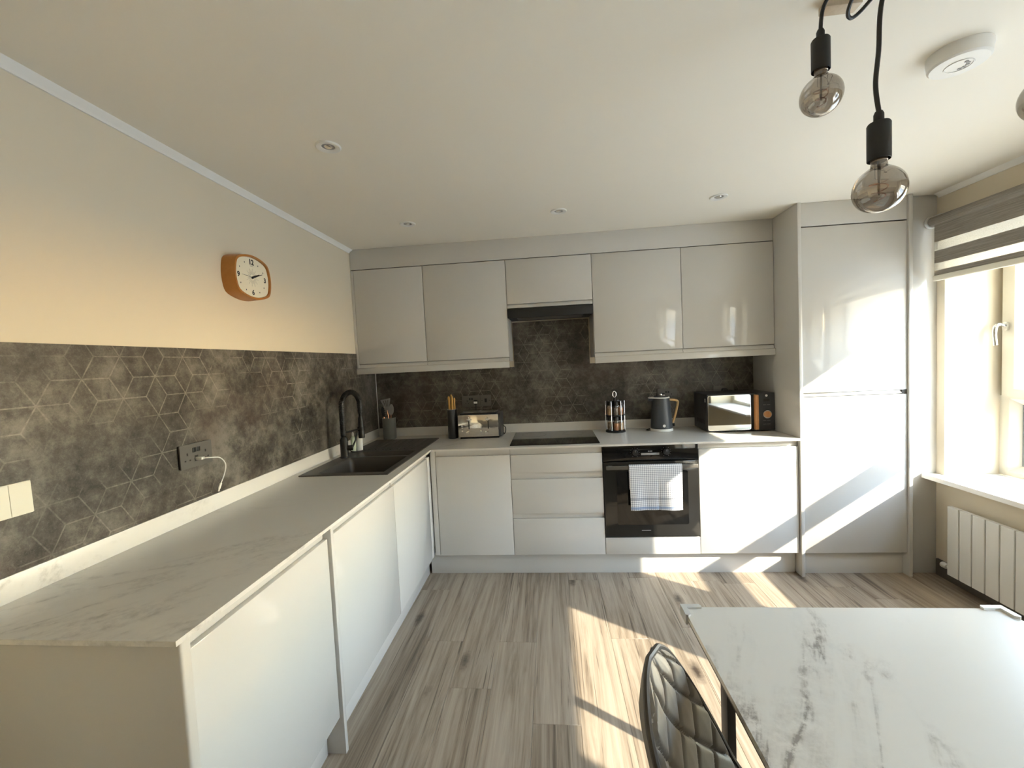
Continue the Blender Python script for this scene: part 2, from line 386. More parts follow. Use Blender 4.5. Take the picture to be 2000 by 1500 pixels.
# tea towel check
m, N, b = mat('checked_cotton', (0.8, 0.8, 0.8), 0.95)
sp = N.node('ShaderNodeSeparateXYZ'); N.put(sp.inputs[0], N.geo())
def stripe(v, period, width):
    t = N.math('FRACT', N.math('DIVIDE', v, period)); return N.math('LESS_THAN', t, width)
sx, sz = stripe(sp.outputs[0], 0.0118, 0.3), stripe(sp.outputs[2], 0.0118, 0.3)
chk = N.math('MULTIPLY', N.math('ADD', sx, sz), 0.5)
c = N.mix(chk, (0.84, 0.83, 0.83), (0.13, 0.14, 0.19))
b1 = N.math('MULTIPLY', N.math('GREATER_THAN', sp.outputs[2], 0.463), N.math('LESS_THAN', sp.outputs[2], 0.479))
c = N.mix(N.math('MULTIPLY', b1, 0.7), c, (0.16, 0.24, 0.42))
b2 = N.math('MULTIPLY', N.math('GREATER_THAN', sp.outputs[2], 0.521), N.math('LESS_THAN', sp.outputs[2], 0.537))
c = N.mix(N.math('MULTIPLY', b2, 0.45), c, (0.12, 0.13, 0.18))
N.put(b.inputs['Base Color'], c); N.put(b.inputs['Normal'], N.bump(N.noise(N.geo(), 500, 2), 0.3, 0.001)); M['towel'] = m
# chair leatherette
m, N, b = mat('taupe_leatherette', (0.20, 0.18, 0.152), 0.48)
N.put(b.inputs['Normal'], N.bump(N.noise(N.obj(), 260, 3), 0.15, 0.001)); M['leather'] = m
M['piping'] = flat('dark_piping', (0.055, 0.048, 0.04), 0.45)
M['spice1'] = wood('paprika', (0.42, 0.16, 0.06), (0.52, 0.24, 0.10)); M['spice2'] = wood('cumin', (0.50, 0.30, 0.14), (0.60, 0.40, 0.2)); M['spice3'] = wood('pepper', (0.10, 0.07, 0.05), (0.18, 0.13, 0.09))

# ------------------------------------------------------------------ THE ROOM
H = 2.303; XR = 3.75; YR = -4.7
fl = B(-0.2, 4.2, YR - 0.2, 0.2, -0.1, -0.009).build('floor', M['oak']); struct(fl, 'oak laminate plank floor')
PW, PL = 0.19, 1.29
ends = {4: -1.24, 5: -1.555, 7: -1.73}
for c in range(2, 20):
    x0 = -0.04 + PW * c; x1 = min(x0 + PW, XR)
    if x0 >= XR - 0.01: break
    e = ends.get(c, -0.55 - random.random() * PL)
    while e < -0.02: e += PL
    y1 = 0.0
    ye = e - PL
    while y1 > -4.2:
        y0 = max(ye, -4.2)
        if y1 - y0 > 0.02 and y0 < -0.45:
            B(x0 + 0.0004, x1 - 0.0004, y0 + 0.0004, y1 - 0.0004, -0.009, 0.0, 0.0007, 1).build('plank', M['oak'], fl, origin=((x0 + x1) / 2, (y0 + y1) / 2, 0))
        y1 = ye; ye -= PL
        if y1 <= -4.2: break
struct(B(-0.2, 4.25, YR - 0.2, 0.2, H, H + 0.12).build('ceiling', M['ceil']), 'warm white painted ceiling')
struct(B(-0.2, 0.0, YR - 0.2, 0.2, 0.0, H).build('wall_left', M['wall']), 'warm beige painted wall')
struct(B(0.0, XR, 0.0, 0.2, 0.0, H).build('wall_back', M['wall']), 'painted wall behind the units')
struct(B(0.0, XR, YR - 0.2, YR, 0.0, H).build('wall_rear', M['rearwall']), 'beige wall behind the viewer')
struct(B(0.0, XR, YR, YR + 0.02, 0.0, 1.25, 0.002).build('added_dark_panel', M['skirting']), 'unseen dark panel added behind the viewer to dim the low bounce light')  # unseen dark panel, added to dim light bounced onto the end panel
WY0, WY1, WZ0, WZ1, XO = -2.06, -0.597, 0.60, 2.12, 4.16
VY0, VY1, VZ0, VZ1 = -3.73, -2.48, 0.66, 2.12                     # unseen second window, added so direct sun lights the floor
wr = MB().box(XR, XO, WY1, 0.2, 0, H).box(XR, XO, VY1, WY0, 0, H).box(XR, XO, YR - 0.2, VY0, 0, H).box(XR, XO, VY0, VY1, 0, VZ0).box(XR, XO, VY0, VY1, VZ1, H).box(XR, XO, WY0, WY1, 0, WZ0).box(XR, XO, WY0, WY1, WZ1, H)
struct(wr.build('wall_right', M['wall']), 'beige window wall with a deep reveal')
struct(B(4.16, 40, -40, 40, -0.6, -0.4).build('ground_outside', M['outside']), 'pale paved ground outside the window')
nb = MB().box(15, 24, -34, -3.5, -0.4, 4.2).prism([(15 - 0.4, 4.2), (24.4, 4.2), (19.5, 6.6)], -34.3, -3.2, 'y')
struct(nb.build('added_house', M['render']), 'unseen house shape added across the street to block the low sky')  # unseen block added to hide bright low sky from the fridge door reflection
# ceiling trims (small coving)
def cove(x, s, name, y0, y1):
    out = [(x, H), (x + s * 0.030, H), (x + s * 0.026, H - 0.006), (x + s * 0.010, H - 0.015), (x + s * 0.006, H - 0.024), (x, H - 0.024)]
    struct(MB().prism(out, y0, y1, 'y').build(name, M['trim']), 'slim white ceiling coving')
def pr_y(out, y0, y1): return MB().prism(out, y0, y1, 'y')
cove(0.0, 1, 'trim_1', -4.69, -0.3185)
cove(XR, -1, 'trim_2', -4.69, -0.56)
struct(B(XR - 0.016, XR, -4.69, -0.56, 0.0, 0.10, 0.002).build('baseboard_right', M['skirting']), 'dark grey skirting under the radiator')

# ------------------------------------------------------------------ WINDOW
win = bpy.data.objects.new('window_1', None); COL.objects.link(win); win['_o'] = (4.09, -1.33, 0.62); win.location = win['_o']; struct(win, 'cream framed window with a tall upper sash and low lower light')
FX0, FX1 = 4.05, 4.12
def frame(y0, y1, z0, z1, iy0, iy1, iz0, iz1, x0, x1, cham):
    """rectangular frame whose inner edge is chamfered from the room side"""
    mb = MB()
    O = [(y0, z0), (y1, z0), (y1, z1), (y0, z1)]
    I = [(iy0, iz0), (iy1, iz0), (iy1, iz1), (iy0, iz1)]
    J = [(iy0 - cham, iz0 - cham), (iy1 + cham, iz0 - cham), (iy1 + cham, iz1 + cham), (iy0 - cham, iz1 + cham)]
    xm = x0 + (x1 - x0) * 0.6
    vs = [(x0, *p) for p in O] + [(x1, *p) for p in O] + [(x0, *p) for p in J] + [(xm, *p) for p in I] + [(x1, *p) for p in I]
    fs = []
    for k in range(4):
        j = (k + 1) % 4
        fs += [(k, j, 4 + j, 4 + k), (k, 8 + k, 8 + j, j), (8 + k, 12 + k, 12 + j, 8 + j), (12 + k, 16 + k, 16 + j, 12 + j), (16 + k, 4 + k, 4 + j, 16 + j)]
    return mb.add(vs, fs)
GN = -1.975
frame(WY0, WY1, 0.63, 1.100, GN, -0.684, 0.695, 1.048, 4.05, 4.12, 0.036).build('frame', M['upvc'], win)
frame(WY0, WY1, 1.100, WZ1, GN - 0.02, -0.66, 1.13, 1.965, 4.065, 4.12, 0.01).build('frame', M['upvc'], win)
sash = frame(GN - 0.035, -0.625, 1.098, 1.985, GN, -0.701, 1.154, 1.945, 4.032, 4.066, 0.012).build('sash', M['upvc'], win)
B(4.088, 4.094, GN - 0.005, -0.66, 1.125, 1.97).build('pane', M['pane'], win)
B(4.094, 4.10, GN - 0.005, -0.68, 0.69, 1.053).build('pane', M['pane'], win)
g1 = MB().ring([(GN, 1.154), (-0.701, 1.154), (-0.701, 1.945), (GN, 1.945)], [(GN + .008, 1.162), (-0.709, 1.162), (-0.709, 1.937), (GN + .008, 1.937)], 4.078, 4.086, 'x'); g1.build('gasket', M['gasket'], win)
g2 = MB().ring([(GN, 0.695), (-0.684, 0.695), (-0.684, 1.048), (GN, 1.048)], [(GN + .010, .705), (-.694, .705), (-.694, 1.038), (GN + .010, 1.038)], 4.086, 4.092, 'x'); g2.build('gasket', M['gasket'], win)
added_win = bpy.data.objects.new('added_window', None); COL.objects.link(added_win); added_win['_o'] = (4.09, -3.26, VZ0); added_win.location = added_win['_o']; struct(added_win, 'unseen window added further along the wall to sunlight the floor')  # added out of view to bring sun and sky light into the room
frame(VY0, VY1, VZ0, VZ1, VY0 + 0.08, VY1 - 0.08, VZ0 + 0.08, VZ1 - 0.36, 4.05, 4.12, 0.01).build('frame', M['upvc'], added_win)
B(4.088, 4.094, VY0 + 0.07, VY1 - 0.07, VZ0 + 0.07, VZ1 - 0.35).build('pane', M['pane'], added_win)
B(3.69, 4.049, VY0 + 0.001, VY1 - 0.001, VZ0 + 0.0005, VZ0 + 0.0255).build('sill', M['sill'], added_win)
# window handle
hd = MB().prism(rrect(-0.665, -0.637, 1.475, 1.525, 0.010), 4.032, 4.018, 'x')
hnd = hd.build('handle', M['steelhandle'], win)
MB().tube(smoothpath([(4.022, -0.651, 1.505), (3.992, -0.651, 1.512), (3.972, -0.651, 1.500), (3.966, -0.651, 1.46), (3.972, -0.651, 1.395)]), [0.009] * 8 + [0.011] * 8 + [0.012] * 8 + [0.011] * 9, 12).build('lever', M['steelhandle'], hnd)
# sill
MB().prism([(3.665, -2.20), (3.665, -0.5455), (XR, -0.5455), (XR, -0.600), (4.049, -0.600), (4.049, WY0 + 0.001), (XR, WY0 + 0.001), (XR, -2.20)], 0.603, 0.629, 'z').build('sill', M['sill'], win, 'white window sill board')

# ------------------------------------------------------------------ ROLLER BLIND (day and night bands)
bl = thing('roller_blind', 'grey striped day and night roller blind above the window', 'blind', (3.70, -1.3, 2.13))
MB().lathe([(0.0285, 0), (0.0285, 1.61)], (3.712, -0.562, 2.137), 28, mat=Matrix.Rotation(PI / 2, 4, 'X')).build('cassette', M['weave'], bl)
c1 = MB().lathe([(0.0, 0.0), (0.036, 0.0), (0.036, 0.012), (0.031, 0.012), (0.031, 0.004), (0, 0.004)], (3.712, -0.548, 2.137), 28, mat=Matrix.Rotation(PI / 2, 4, 'X')); c1.build('end_cap', M['white'], bl)
for yy in (-0.60, -2.13): B(3.72, XR - 0.0005, yy, yy + 0.035, 2.150, 2.176).build('bracket', M['white'], bl)
BX = 3.694
for z0, z1 in ((2.012, 2.110), (1.888, 1.960), (1.818, 1.846)):
    B(BX - 0.0008, BX + 0.0008, -2.15, -0.596, z0, z1).build('band', M['weave'], bl)
for z0, z1 in ((1.960, 2.012), (1.846, 1.888)):
    B(BX - 0.0003, BX + 0.0003, -2.15, -0.596, z0, z1).build('sheer_band', M['voile'], bl)
B(BX + 0.012, BX + 0.0126, -2.15, -0.604, 1.818, 2.110).build('rear_voile', M['voile'], bl)
MB().prism(rrect(BX - 0.008, BX + 0.010, 1.786, 1.818, 0.006), -2.15, -0.594, 'y').build('bottom_rail', M['cream'], bl)

# ------------------------------------------------------------------ RADIATOR
rd = thing('radiator', 'white flat panel column radiator under the window sill', 'radiator', (3.69, -1.3, 0.08))
for k in range(17):
    y1 = -0.712 - k * 0.0725
    MB().prism(rrect(3.668, 3.692, y1 - 0.067, y1, 0.004), 0.078, 0.482, 'z').build('panel', M['radiator'], rd, origin=(3.68, y1 - .0335, .078))
MB().box(3.692, 3.712, -1.945, -0.712, 0.10, 0.135, 0.004).box(3.692, 3.712, -1.945, -0.712, 0.425, 0.46, 0.004).build('header', M['radiator'], rd)
for yy in (-1.0, -1.7): B(3.7125, XR - 0.0006, yy, yy + 0.03, 0.43, 0.45).build('bracket', M['radiator'], rd)
MB().lathe([(0.006, -0.012), (0.006, 0.02), (0.014, 0.022), (0.017, 0.03), (0.017, 0.052), (0.012, 0.058), (0, 0.06)], (3.70, -0.700, 0.105), 18, mat=Matrix.Rotation(-PI / 2, 4, 'X')).build('valve', M['white'], rd)

# ------------------------------------------------------------------ SPLASHBACK PANELS, CORNER TRIM
tag(B(0.0006, 0.008, -2.62, -0.009, 0.9455, 1.549).build('splashback', M['splash_y'], origin=(0.0, -1.3, 0.95)), 'dark stone-effect splashback with rhombus line pattern along the left wall', 'splashback')
tag(MB().box(0.0085, 2.933, -0.008, -0.0006, 0.9455, 1.394).box(1.142, 1.728, -0.008, -0.0006, 1.394, 1.74).build('splashback', M['splash_x'], origin=(1.5, 0, 0.95)), 'dark stone-effect splashback behind the hob and kettle', 'splashback')
struct(B(0.0095, 0.014, -0.0135, -0.009, 0.947, 1.3995).build('trim_3', M['trim']), 'thin pale corner joint trim')

# ------------------------------------------------------------------ KITCHEN UNITS
ZP, ZC, ZT = 0.146, 0.866, 0.878         # plinth top, carcass top, worktop top
YF, XF = -0.580, 0.590                   # front planes of the two runs
XB = [0.6276, 1.1317, 1.7317, 2.3317, 2.9317]
BV = 0.0022
def door_b(x0, x1, z0, z1, name, par, yf=YF):
    return B(x0 + 0.0015, x1 - 0.0015, yf, yf + 0.019, z0, z1, BV).build(name, M['gloss'], par)
def rail_b(x0, x1, z0, z1, par, yf=YF + 0.016):
    return MB().prism([(yf, z1), (yf + 0.012, z1), (yf + 0.012, z0 - 0.012), (yf + 0.006, z0 - 0.012), (yf, z0 - 0.002)], x0 + 0.001, x1 - 0.001, 'x').build('handle_rail', M['gloss'], par)
# corner base unit
t = thing('base_cabinet', 'light grey gloss corner cabinet with one door between sink run and drawers', 'cabinet', (0.85, -0.3, ZP), 'light grey base cabinets')
B(0.6276, XB[1] - 0.0005, YF + 0.045, -0.02, ZP + 0.001, ZC - 0.0005).build('body', M['matt'], t)
d = door_b(XB[0], XB[1], 0.148, 0.822, 'door', t); rail_b(XB[0], XB[1], 0.829, ZC - 0.001, t)
MB().box(0.592, 0.6262, YF + 0.001, YF + 0.02, 0.148, ZC - 0.001, 0.003).build('corner_post', M['gloss'], t)
# drawers
t = thing('drawer_cabinet', 'light grey gloss three drawer cabinet under the hob', 'cabinet', (1.43, -0.3, ZP), 'light grey base cabinets')
B(XB[1] + .0005, XB[2] - .0005, YF + 0.045, -0.02, ZP + 0.001, ZC - 0.0005).build('body', M['matt'], t)
for z0, z1, r1 in ((0.700, 0.820, ZC - 0.001), (0.425, 0.656, 0.699), (0.148, 0.391, 0.424)):
    dr = door_b(XB[1], XB[2], z0, z1, 'drawer', t)
    rail_b(XB[1], XB[2], z1 + 0.006, r1, t)
# oven housing (lower fascia)
t = thing('oven_housing', 'light grey gloss panel housing below the black oven', 'cabinet', (2.03, -0.3, ZP), 'light grey base cabinets')
B(XB[2] + .0005, XB[3] - .0005, YF + 0.045, -0.02, ZP + 0.001, 0.262).build('body', M['matt'], t)
door_b(XB[2], XB[3], 0.148, 0.258, 'panel', t)
# right base unit
t = thing('base_cabinet', 'light grey gloss sunlit cabinet with one door right of the oven', 'cabinet', (2.63, -0.3, ZP), 'light grey base cabinets')
B(XB[3] + .0005, XB[4] - .0005, YF + 0.045, -0.02, ZP + 0.001, ZC - 0.0005).build('body', M['matt'], t)
door_b(XB[3], XB[4], 0.148, 0.826, 'door', t); rail_b(XB[3], XB[4], 0.832, ZC - 0.001, t)
# left run
YL = [-2.490, -1.889, -1.866, -1.243, -0.640]
def door_l(y0, y1, z0, z1, par, name='door'):
    return B(XF - 0.019, XF, y0 + 0.0015, y1 - 0.0015, z0, z1, BV).build(name, M['gloss'], par)
def rail_l(y0, y1, z0, z1, par, xf=XF - 0.016):
    return MB().prism([(xf, z1), (xf - 0.012, z1), (xf - 0.012, z0 - 0.012), (xf - 0.006, z0 - 0.012), (xf, z0 - 0.002)], y0 + 0.001, y1 - 0.001, 'y').build('handle_rail', M['gloss'], par)
t = thing('base_cabinet', 'light grey gloss appliance cabinet nearest the viewer at the worktop end', 'cabinet', (0.3, -2.2, 0), 'light grey base cabinets')
B(0.02, XF - 0.045, YL[0], YL[1], ZP + 0.001, ZC - 0.0005).build('body', M['matt'], t)
door_l(YL[0], YL[1] - 0.004, 0.150, 0.826, t); rail_l(YL[0], YL[1] - 0.008, 0.832, ZC - 0.001, t)
B(0.003, 0.602, -2.520, -2.4915, 0.0, ZC - 0.0005, 0.006, 3).build('end_panel', M['matt'], t, 'plain end panel facing the room')
B(0.003, 0.6, YL[1] + 0.002, YL[2] - 0.002, 0.0, ZC - 0.0005, 0.0015).build('divider_panel', M['gloss'], t, 'slim support panel reaching the floor')
t = thing('base_cabinet', 'light grey gloss cabinet door below the near end of the sink', 'cabinet', (0.3, -1.55, ZP), 'light grey base cabinets')
MB().box(0.02, XF - 0.045, YL[2] + 0.0005, YL[2] + 0.018, ZP + 0.001, ZC - 0.0005).box(0.02, XF - 0.045, YL[3] - 0.018, YL[3] - 0.0005, ZP + 0.001, ZC - 0.0005).box(0.02, XF - 0.045, YL[2] + 0.018, YL[3] - 0.018, ZP + 0.001, ZP + 0.02).box(XF - 0.062, XF - 0.045, YL[2] + 0.018, YL[3] - 0.018, ZP + 0.02, ZC - 0.0005).build('body', M['matt'], t)
door_l(YL[2] + 0.006, YL[3], 0.150, 0.826, t); rail_l(YL[2] + 0.001, YL[3] - 0.006, 0.832, ZC - 0.001, t)
t = thing('base_cabinet', 'light grey gloss cabinet door under the draining board by the corner', 'cabinet', (0.3, -0.95, ZP), 'light grey base cabinets')
MB().box(0.02, XF - 0.045, YL[3] + 0.0005, YL[3] + 0.018, ZP + 0.001, ZC - 0.0005).box(0.02, XF - 0.045, YL[3] + 0.018, -0.02, ZP + 0.001, ZP + 0.02).box(XF - 0.062, XF - 0.045, YL[3] + 0.018, -0.02, ZP + 0.02, ZC - 0.0005).build('body', M['matt'], t)
door_l(YL[3], YL[4], 0.150, 0.826, t); rail_l(YL[3] + 0.003, -0.60, 0.832, ZC - 0.001, t)
B(XF - 0.02, XF - 0.0005, YL[4] + 0.0015, -0.5815, 0.150, 0.829, 0.004).build('corner_post', M['gloss'], t)
# plinths
tag(B(0.545, 2.930, -0.530, -0.514, 0.0, ZP - 0.001, 0.001).build('plinth', M['gloss'], origin=(1.74, -0.52, 0)), 'light grey kickboard under the units on the far wall', 'plinth')
tag(B(0.516, 0.532, -1.862, -0.534, 0.0, ZP - 0.001, 0.001).build('plinth', M['gloss'], origin=(0.52, -1.2, 0)), 'light grey kickboard under the sink run', 'plinth')
tag(B(0.516, 0.532, -2.490, -1.893, 0.0, ZP - 0.001, 0.001).build('plinth', M['gloss'], origin=(0.52, -2.2, 0)), 'light grey kickboard under the appliance door nearest the viewer', 'plinth')
# tall fridge housing
t = thing('tall_cabinet', 'tall light grey gloss fridge housing with two doors, partly sunlit', 'cabinet', (3.25, -0.3, 0))
PX0, PX1, DX0, DX1, EX1 = 2.9365, 2.9565, 2.958, 3.5575, 3.5785
B(PX0, PX1, -0.594, -0.001, 0.0, H - 0.001, 0.0012).build('side_panel', M['gloss'], t)
B(DX1 + 0.0015, EX1, -0.594, -0.001, 0.0, H - 0.001, 0.0012).build('side_panel', M['gloss'], t)
B(DX0, DX1, YF + 0.034, -0.001, ZP, H - 0.001).build('body', M['matt'], t)
B(DX0, DX1, YF, YF + 0.02, 0.146, 1.127, BV).build('door', M['gloss'], t, 'lower fridge door')
B(DX0, DX1, YF, YF + 0.02, 1.154, 2.156, BV).build('door', M['gloss'], t, 'upper fridge door')
B(DX0, DX1, YF, YF + 0.02, 2.163, H - 0.001, 0.0015).build('top_fascia', M['gloss'], t)
MB().prism([(YF + 0.006, 1.131), (YF + 0.02, 1.131), (YF + 0.02, 1.151), (YF + 0.014, 1.151), (YF + 0.011, 1.139), (YF + 0.006, 1.139)], DX0, 3.53, 'x').build('handle_rail', M['gloss'], t)
B(3.532, DX1 - 0.001, YF + 0.004, YF + 0.02, 1.1275, 1.1535).build('rail_end', M['gap'], t)
B(DX0, DX1, -0.545, -0.529, 0.0, ZP - 0.001, 0.001).build('kickboard', M['gloss'], t)
tag(B(EX1 + 0.0003, XR - 0.0003, -0.545, -0.525, 0.0, H - 0.001, 0.001).build('filler_panel', M['gloss'], origin=(3.66, -0.53, 0)), 'narrow gloss filler panel between fridge housing and window wall', 'panel')
# worktop with cut-out for the sink
wt = thing('worktop', 'L-shaped white marble-effect worktop with upstands', 'worktop', (0.3, -0.3, ZC))
XW, YW, YE = 0.6086, -0.609, -2.5356
SX0, SX1, SY0, SY1 = 0.082, 0.535, -1.190, -0.610      # cut-out under the sink bowls
def rects(rs, z0, z1):
    mb = MB()
    for x0, x1, y0, y1 in rs: mb.box(x0, x1, y0, y1, z0, z1)
    return mb
slab = bmesh.new()
xs = [0.0, SX0, SX1, XW, 2.9355]; ys = [YE, SY0, YW, SY1, 0.0]
xs = [0.0, SX0, SX1, XW, 2.9355]; ys = sorted([YE, SY0, SY1, YW, 0.0])
solid = lambda i, j: not (xs[i] >= XW - 1e-6 and ys[j] < YW - 1e-6) and not (SX0 - 1e-6 <= xs[i] < SX1 - 1e-6 and SY0 - 1e-6 <= ys[j] < SY1 - 1e-6)
vt = {}
def V(i, j, z):
    if (i, j, z) not in vt: vt[(i, j, z)] = slab.verts.new((xs[i], ys[j], z))
    return vt[(i, j, z)]
for i in range(len(xs) - 1):
    for j in range(len(ys) - 1):
        if not solid(i, j): continue
        slab.faces.new([V(i, j, ZT), V(i + 1, j, ZT), V(i + 1, j + 1, ZT), V(i, j + 1, ZT)])
        slab.faces.new([V(i, j, ZC), V(i, j + 1, ZC), V(i + 1, j + 1, ZC), V(i + 1, j, ZC)])
        for (di, dj, a, b_) in ((-1, 0, (i, j), (i, j + 1)), (1, 0, (i + 1, j + 1), (i + 1, j)), (0, -1, (i + 1, j), (i, j)), (0, 1, (i, j + 1), (i + 1, j + 1))):
            ii, jj = i + di, j + dj
            if 0 <= ii < len(xs) - 1 and 0 <= jj < len(ys) - 1 and solid(ii, jj): continue
            slab.faces.new([V(*a, ZT), V(*b_, ZT), V(*b_, ZC), V(*a, ZC)])
bmesh.ops.dissolve_limit(slab, angle_limit=0.01, verts=slab.verts[:], edges=slab.edges[:])
MB().frombm(slab).build('slab', M['worktop'], wt)
B(0.0, 0.012, YE, -0.0125, ZT, 0.945, 0.0015).build('upstand', M['worktop'], wt)
B(0.0, 2.9355, -0.012, 0.0, ZT, 0.945, 0.0015).build('upstand', M['worktop'], wt)

# ------------------------------------------------------------------ WALL CABINETS
YU = -0.318
XU = [0.022, 0.5356, 1.1356, 1.7356, 2.3356, 2.9350]
ZU0, ZU1 = 1.440, 2.152
wl = ['leftmost light grey gloss wall cabinet beside the clock wall', 'light grey gloss wall cabinet left of the extractor hood', 'short light grey gloss wall cabinet above the extractor hood', 'light grey gloss wall cabinet right of the extractor hood', 'light grey gloss wall cabinet beside the tall fridge housing']
for k in range(5):
    x0, x1 = XU[k], XU[k + 1]; zb = 1.812 if k == 2 else ZU0
    t = thing('wall_cabinet', wl[k], 'cabinet', ((x0 + x1) / 2, -0.15, zb), 'light grey wall cabinets')
    B(x0 + 0.0006, x1 - 0.0006, YU + 0.045, -0.009, zb + 0.001, ZU1 - 0.0005).build('body', M['matt'], t)
    zd = zb + 0.030
    B(x0 + 0.0015, x1 - 0.0015, YU, YU + 0.02, zd, ZU1, BV).build('door', M['gloss'], t)
    MB().prism([(YU + 0.013, zd - 0.004), (YU + 0.002, zb + 0.004), (YU + 0.002, zb + 0.001), (YU + 0.026, zb + 0.001), (YU + 0.026, zd + 0.01), (YU + 0.0205, zd + 0.01), (YU + 0.0205, zd - 0.001)], x0 + 0.001, x1 - 0.001, 'x').build('finger_grip', M['gloss'], t)
    if k in (1, 3):
        xx = (x1 - 0.0175, x1 - 0.0008) if k == 1 else (x0 + 0.0008, x0 + 0.0175)
    if k == 0:
        B(0.0012, x0 - 0.0008, YU + 0.001, YU + 0.021, 1.441, ZU1, 0.001).build('filler_strip', M['gloss'], t)
tag(B(0.001, 1.1345, YU - 0.010, YU + 0.010, 1.396, 1.4395, 0.0015).build('light_pelmet', M['gloss'], origin=(0.57, YU, 1.4)), 'light grey pelmet strip under the two left wall cabinets', 'pelmet')
tag(B(1.7368, 2.9345, YU - 0.010, YU + 0.010, 1.396, 1.4395, 0.0015).build('light_pelmet', M['gloss'], origin=(2.33, YU, 1.4)), 'light grey pelmet strip under the two right wall cabinets', 'pelmet')
tag(B(0.001, 2.9345, YU + 0.003, YU + 0.021, 2.1575, H - 0.001, 0.001).build('top_fascia', M['gloss'], origin=(1.47, YU, 2.16)), 'grey fascia closing the gap between wall cabinets and ceiling', 'fascia')

# ------------------------------------------------------------------ EXTRACTOR HOOD
t = thing('extractor_hood', 'slim black extractor hood under the short wall cabinet', 'extractor hood', (1.435, -0.17, 1.735))
B(1.1375, 1.7335, YU + 0.012, -0.0095, 1.748, 1.810, 0.002).build('body', M['black'], t)
B(1.1375, 1.7335, YU - 0.012, YU + 0.011, 1.742, 1.806, 0.003).build('front_visor', M['blackmatt'], t)
B(1.20, 1.67, YU + 0.03, YU + 0.11, 1.743, 1.7475).build('filter', M['sparemetal'], t)
B(1.20, 1.67, YU + 0.12, YU + 0.20, 1.743, 1.7475).build('filter', M['sparemetal'], t)
# ------------------------------------------------------------------ HOB
t = thing('induction_hob', 'black glass induction hob set on the worktop', 'hob', (1.43, -0.3, ZT))
MB().prism(rrect(1.132, 1.722, -0.560, -0.056, 0.006), ZT + 0.0002, ZT + 0.005, 'z').build('glass_plate', M['blackglass'], t)
for cx_, cy_, r in ((1.28, -0.18, 0.09), (1.57, -0.18, 0.075), (1.28, -0.41, 0.075), (1.57, -0.41, 0.09)):
    a_ = [(cx_ + r * math.cos(2 * PI * k / 40), cy_ + r * math.sin(2 * PI * k / 40)) for k in range(40)]
    i_ = [(cx_ + (r - .0012) * math.cos(2 * PI * k / 40), cy_ + (r - .0012) * math.sin(2 * PI * k / 40)) for k in range(40)]
    MB().ring(a_, i_, ZT + 0.005, ZT + 0.0053, 'z').build('zone_ring', M['display'], t)

# ------------------------------------------------------------------ OVEN
t = thing('built_in_oven', 'black built-in electric oven with a tea towel on its handle', 'oven', (2.03, -0.3, 0.264))
B(XB[2] + 0.012, XB[3] - 0.012, YF + 0.021, -0.06, 0.266, ZC - 0.002).build('body', M['black'], t)
x0, x1 = XB[2] + 0.003, XB[3] - 0.003
cp = B(x0, x1, YF - 0.004, YF + 0.02, 0.762, ZC - 0.003, 0.002).build('control_panel', M['blackglass'], t)
dr = B(x0, x1, YF - 0.006, YF + 0.02, 0.266, 0.757, 0.003).build('door', M['ovenglass'], t)
MB().prism(rrect(1.815, 2.262, 0.345, 0.695, 0.012), YF - 0.0066, YF - 0.0058, 'y').build('window_glass', M['blackglass'], dr)
MB().box(1.965, 2.022, YF - 0.0068, YF - 0.006, 0.3055, 0.3095).build('maker_mark', M['grey'], dr)
B(1.738 + 0.01, 2.326 - 0.01, YF - 0.046, YF - 0.034, 0.716, 0.742, 0.005, 3).build('handle', M['tabledge'], t, 'dark bar handle')
for xx in (1.765, 2.274): B(xx, xx + 0.025, YF - 0.036, YF - 0.0055, 0.722, 0.737, .002).build('handle_mount', M['black'], t)
for kx in (1.938, 2.132):
    kb = MB().lathe([(0.0, 0.0), (0.019, 0.0), (0.018, 0.017), (0.016, 0.019), (0.0, 0.019)], (kx, YF - 0.0042, 0.817), 28, mat=Matrix.Rotation(PI / 2, 4, 'X')).build('knob', M['black'], t)
    MB().box(kx - 0.001, kx + 0.001, YF - 0.0238, YF - 0.0228, 0.822, 0.834).build('pointer', M['grey'], kb)
    mb = MB()
    for k in range(11):
        a = math.radians(-60 + 30 * k); mb.box(kx + 0.029 * math.cos(a) - .0012, kx + 0.029 * math.cos(a) + .0012, YF - 0.0046, YF - 0.0039, 0.817 + 0.029 * math.sin(a) - .0012, 0.817 + 0.029 * math.sin(a) + .0012)
    mb.build('dial_marks', M['grey'], cp)
MB().prism(rrect(1.976, 2.090, 0.798, 0.812, 0.002), YF - 0.0048, YF - 0.0038, 'y').build('display', M['grey'], cp)
MB().box(2.020, 2.028, YF - 0.0047, YF - 0.0039, 0.820, 0.826).box(2.030, 2.036, YF - 0.0047, YF - 0.0039, 0.820, 0.826).box(2.038, 2.046, YF - 0.0047, YF - 0.0039, 0.820, 0.826).build('clock_marks', M['grey'], cp)
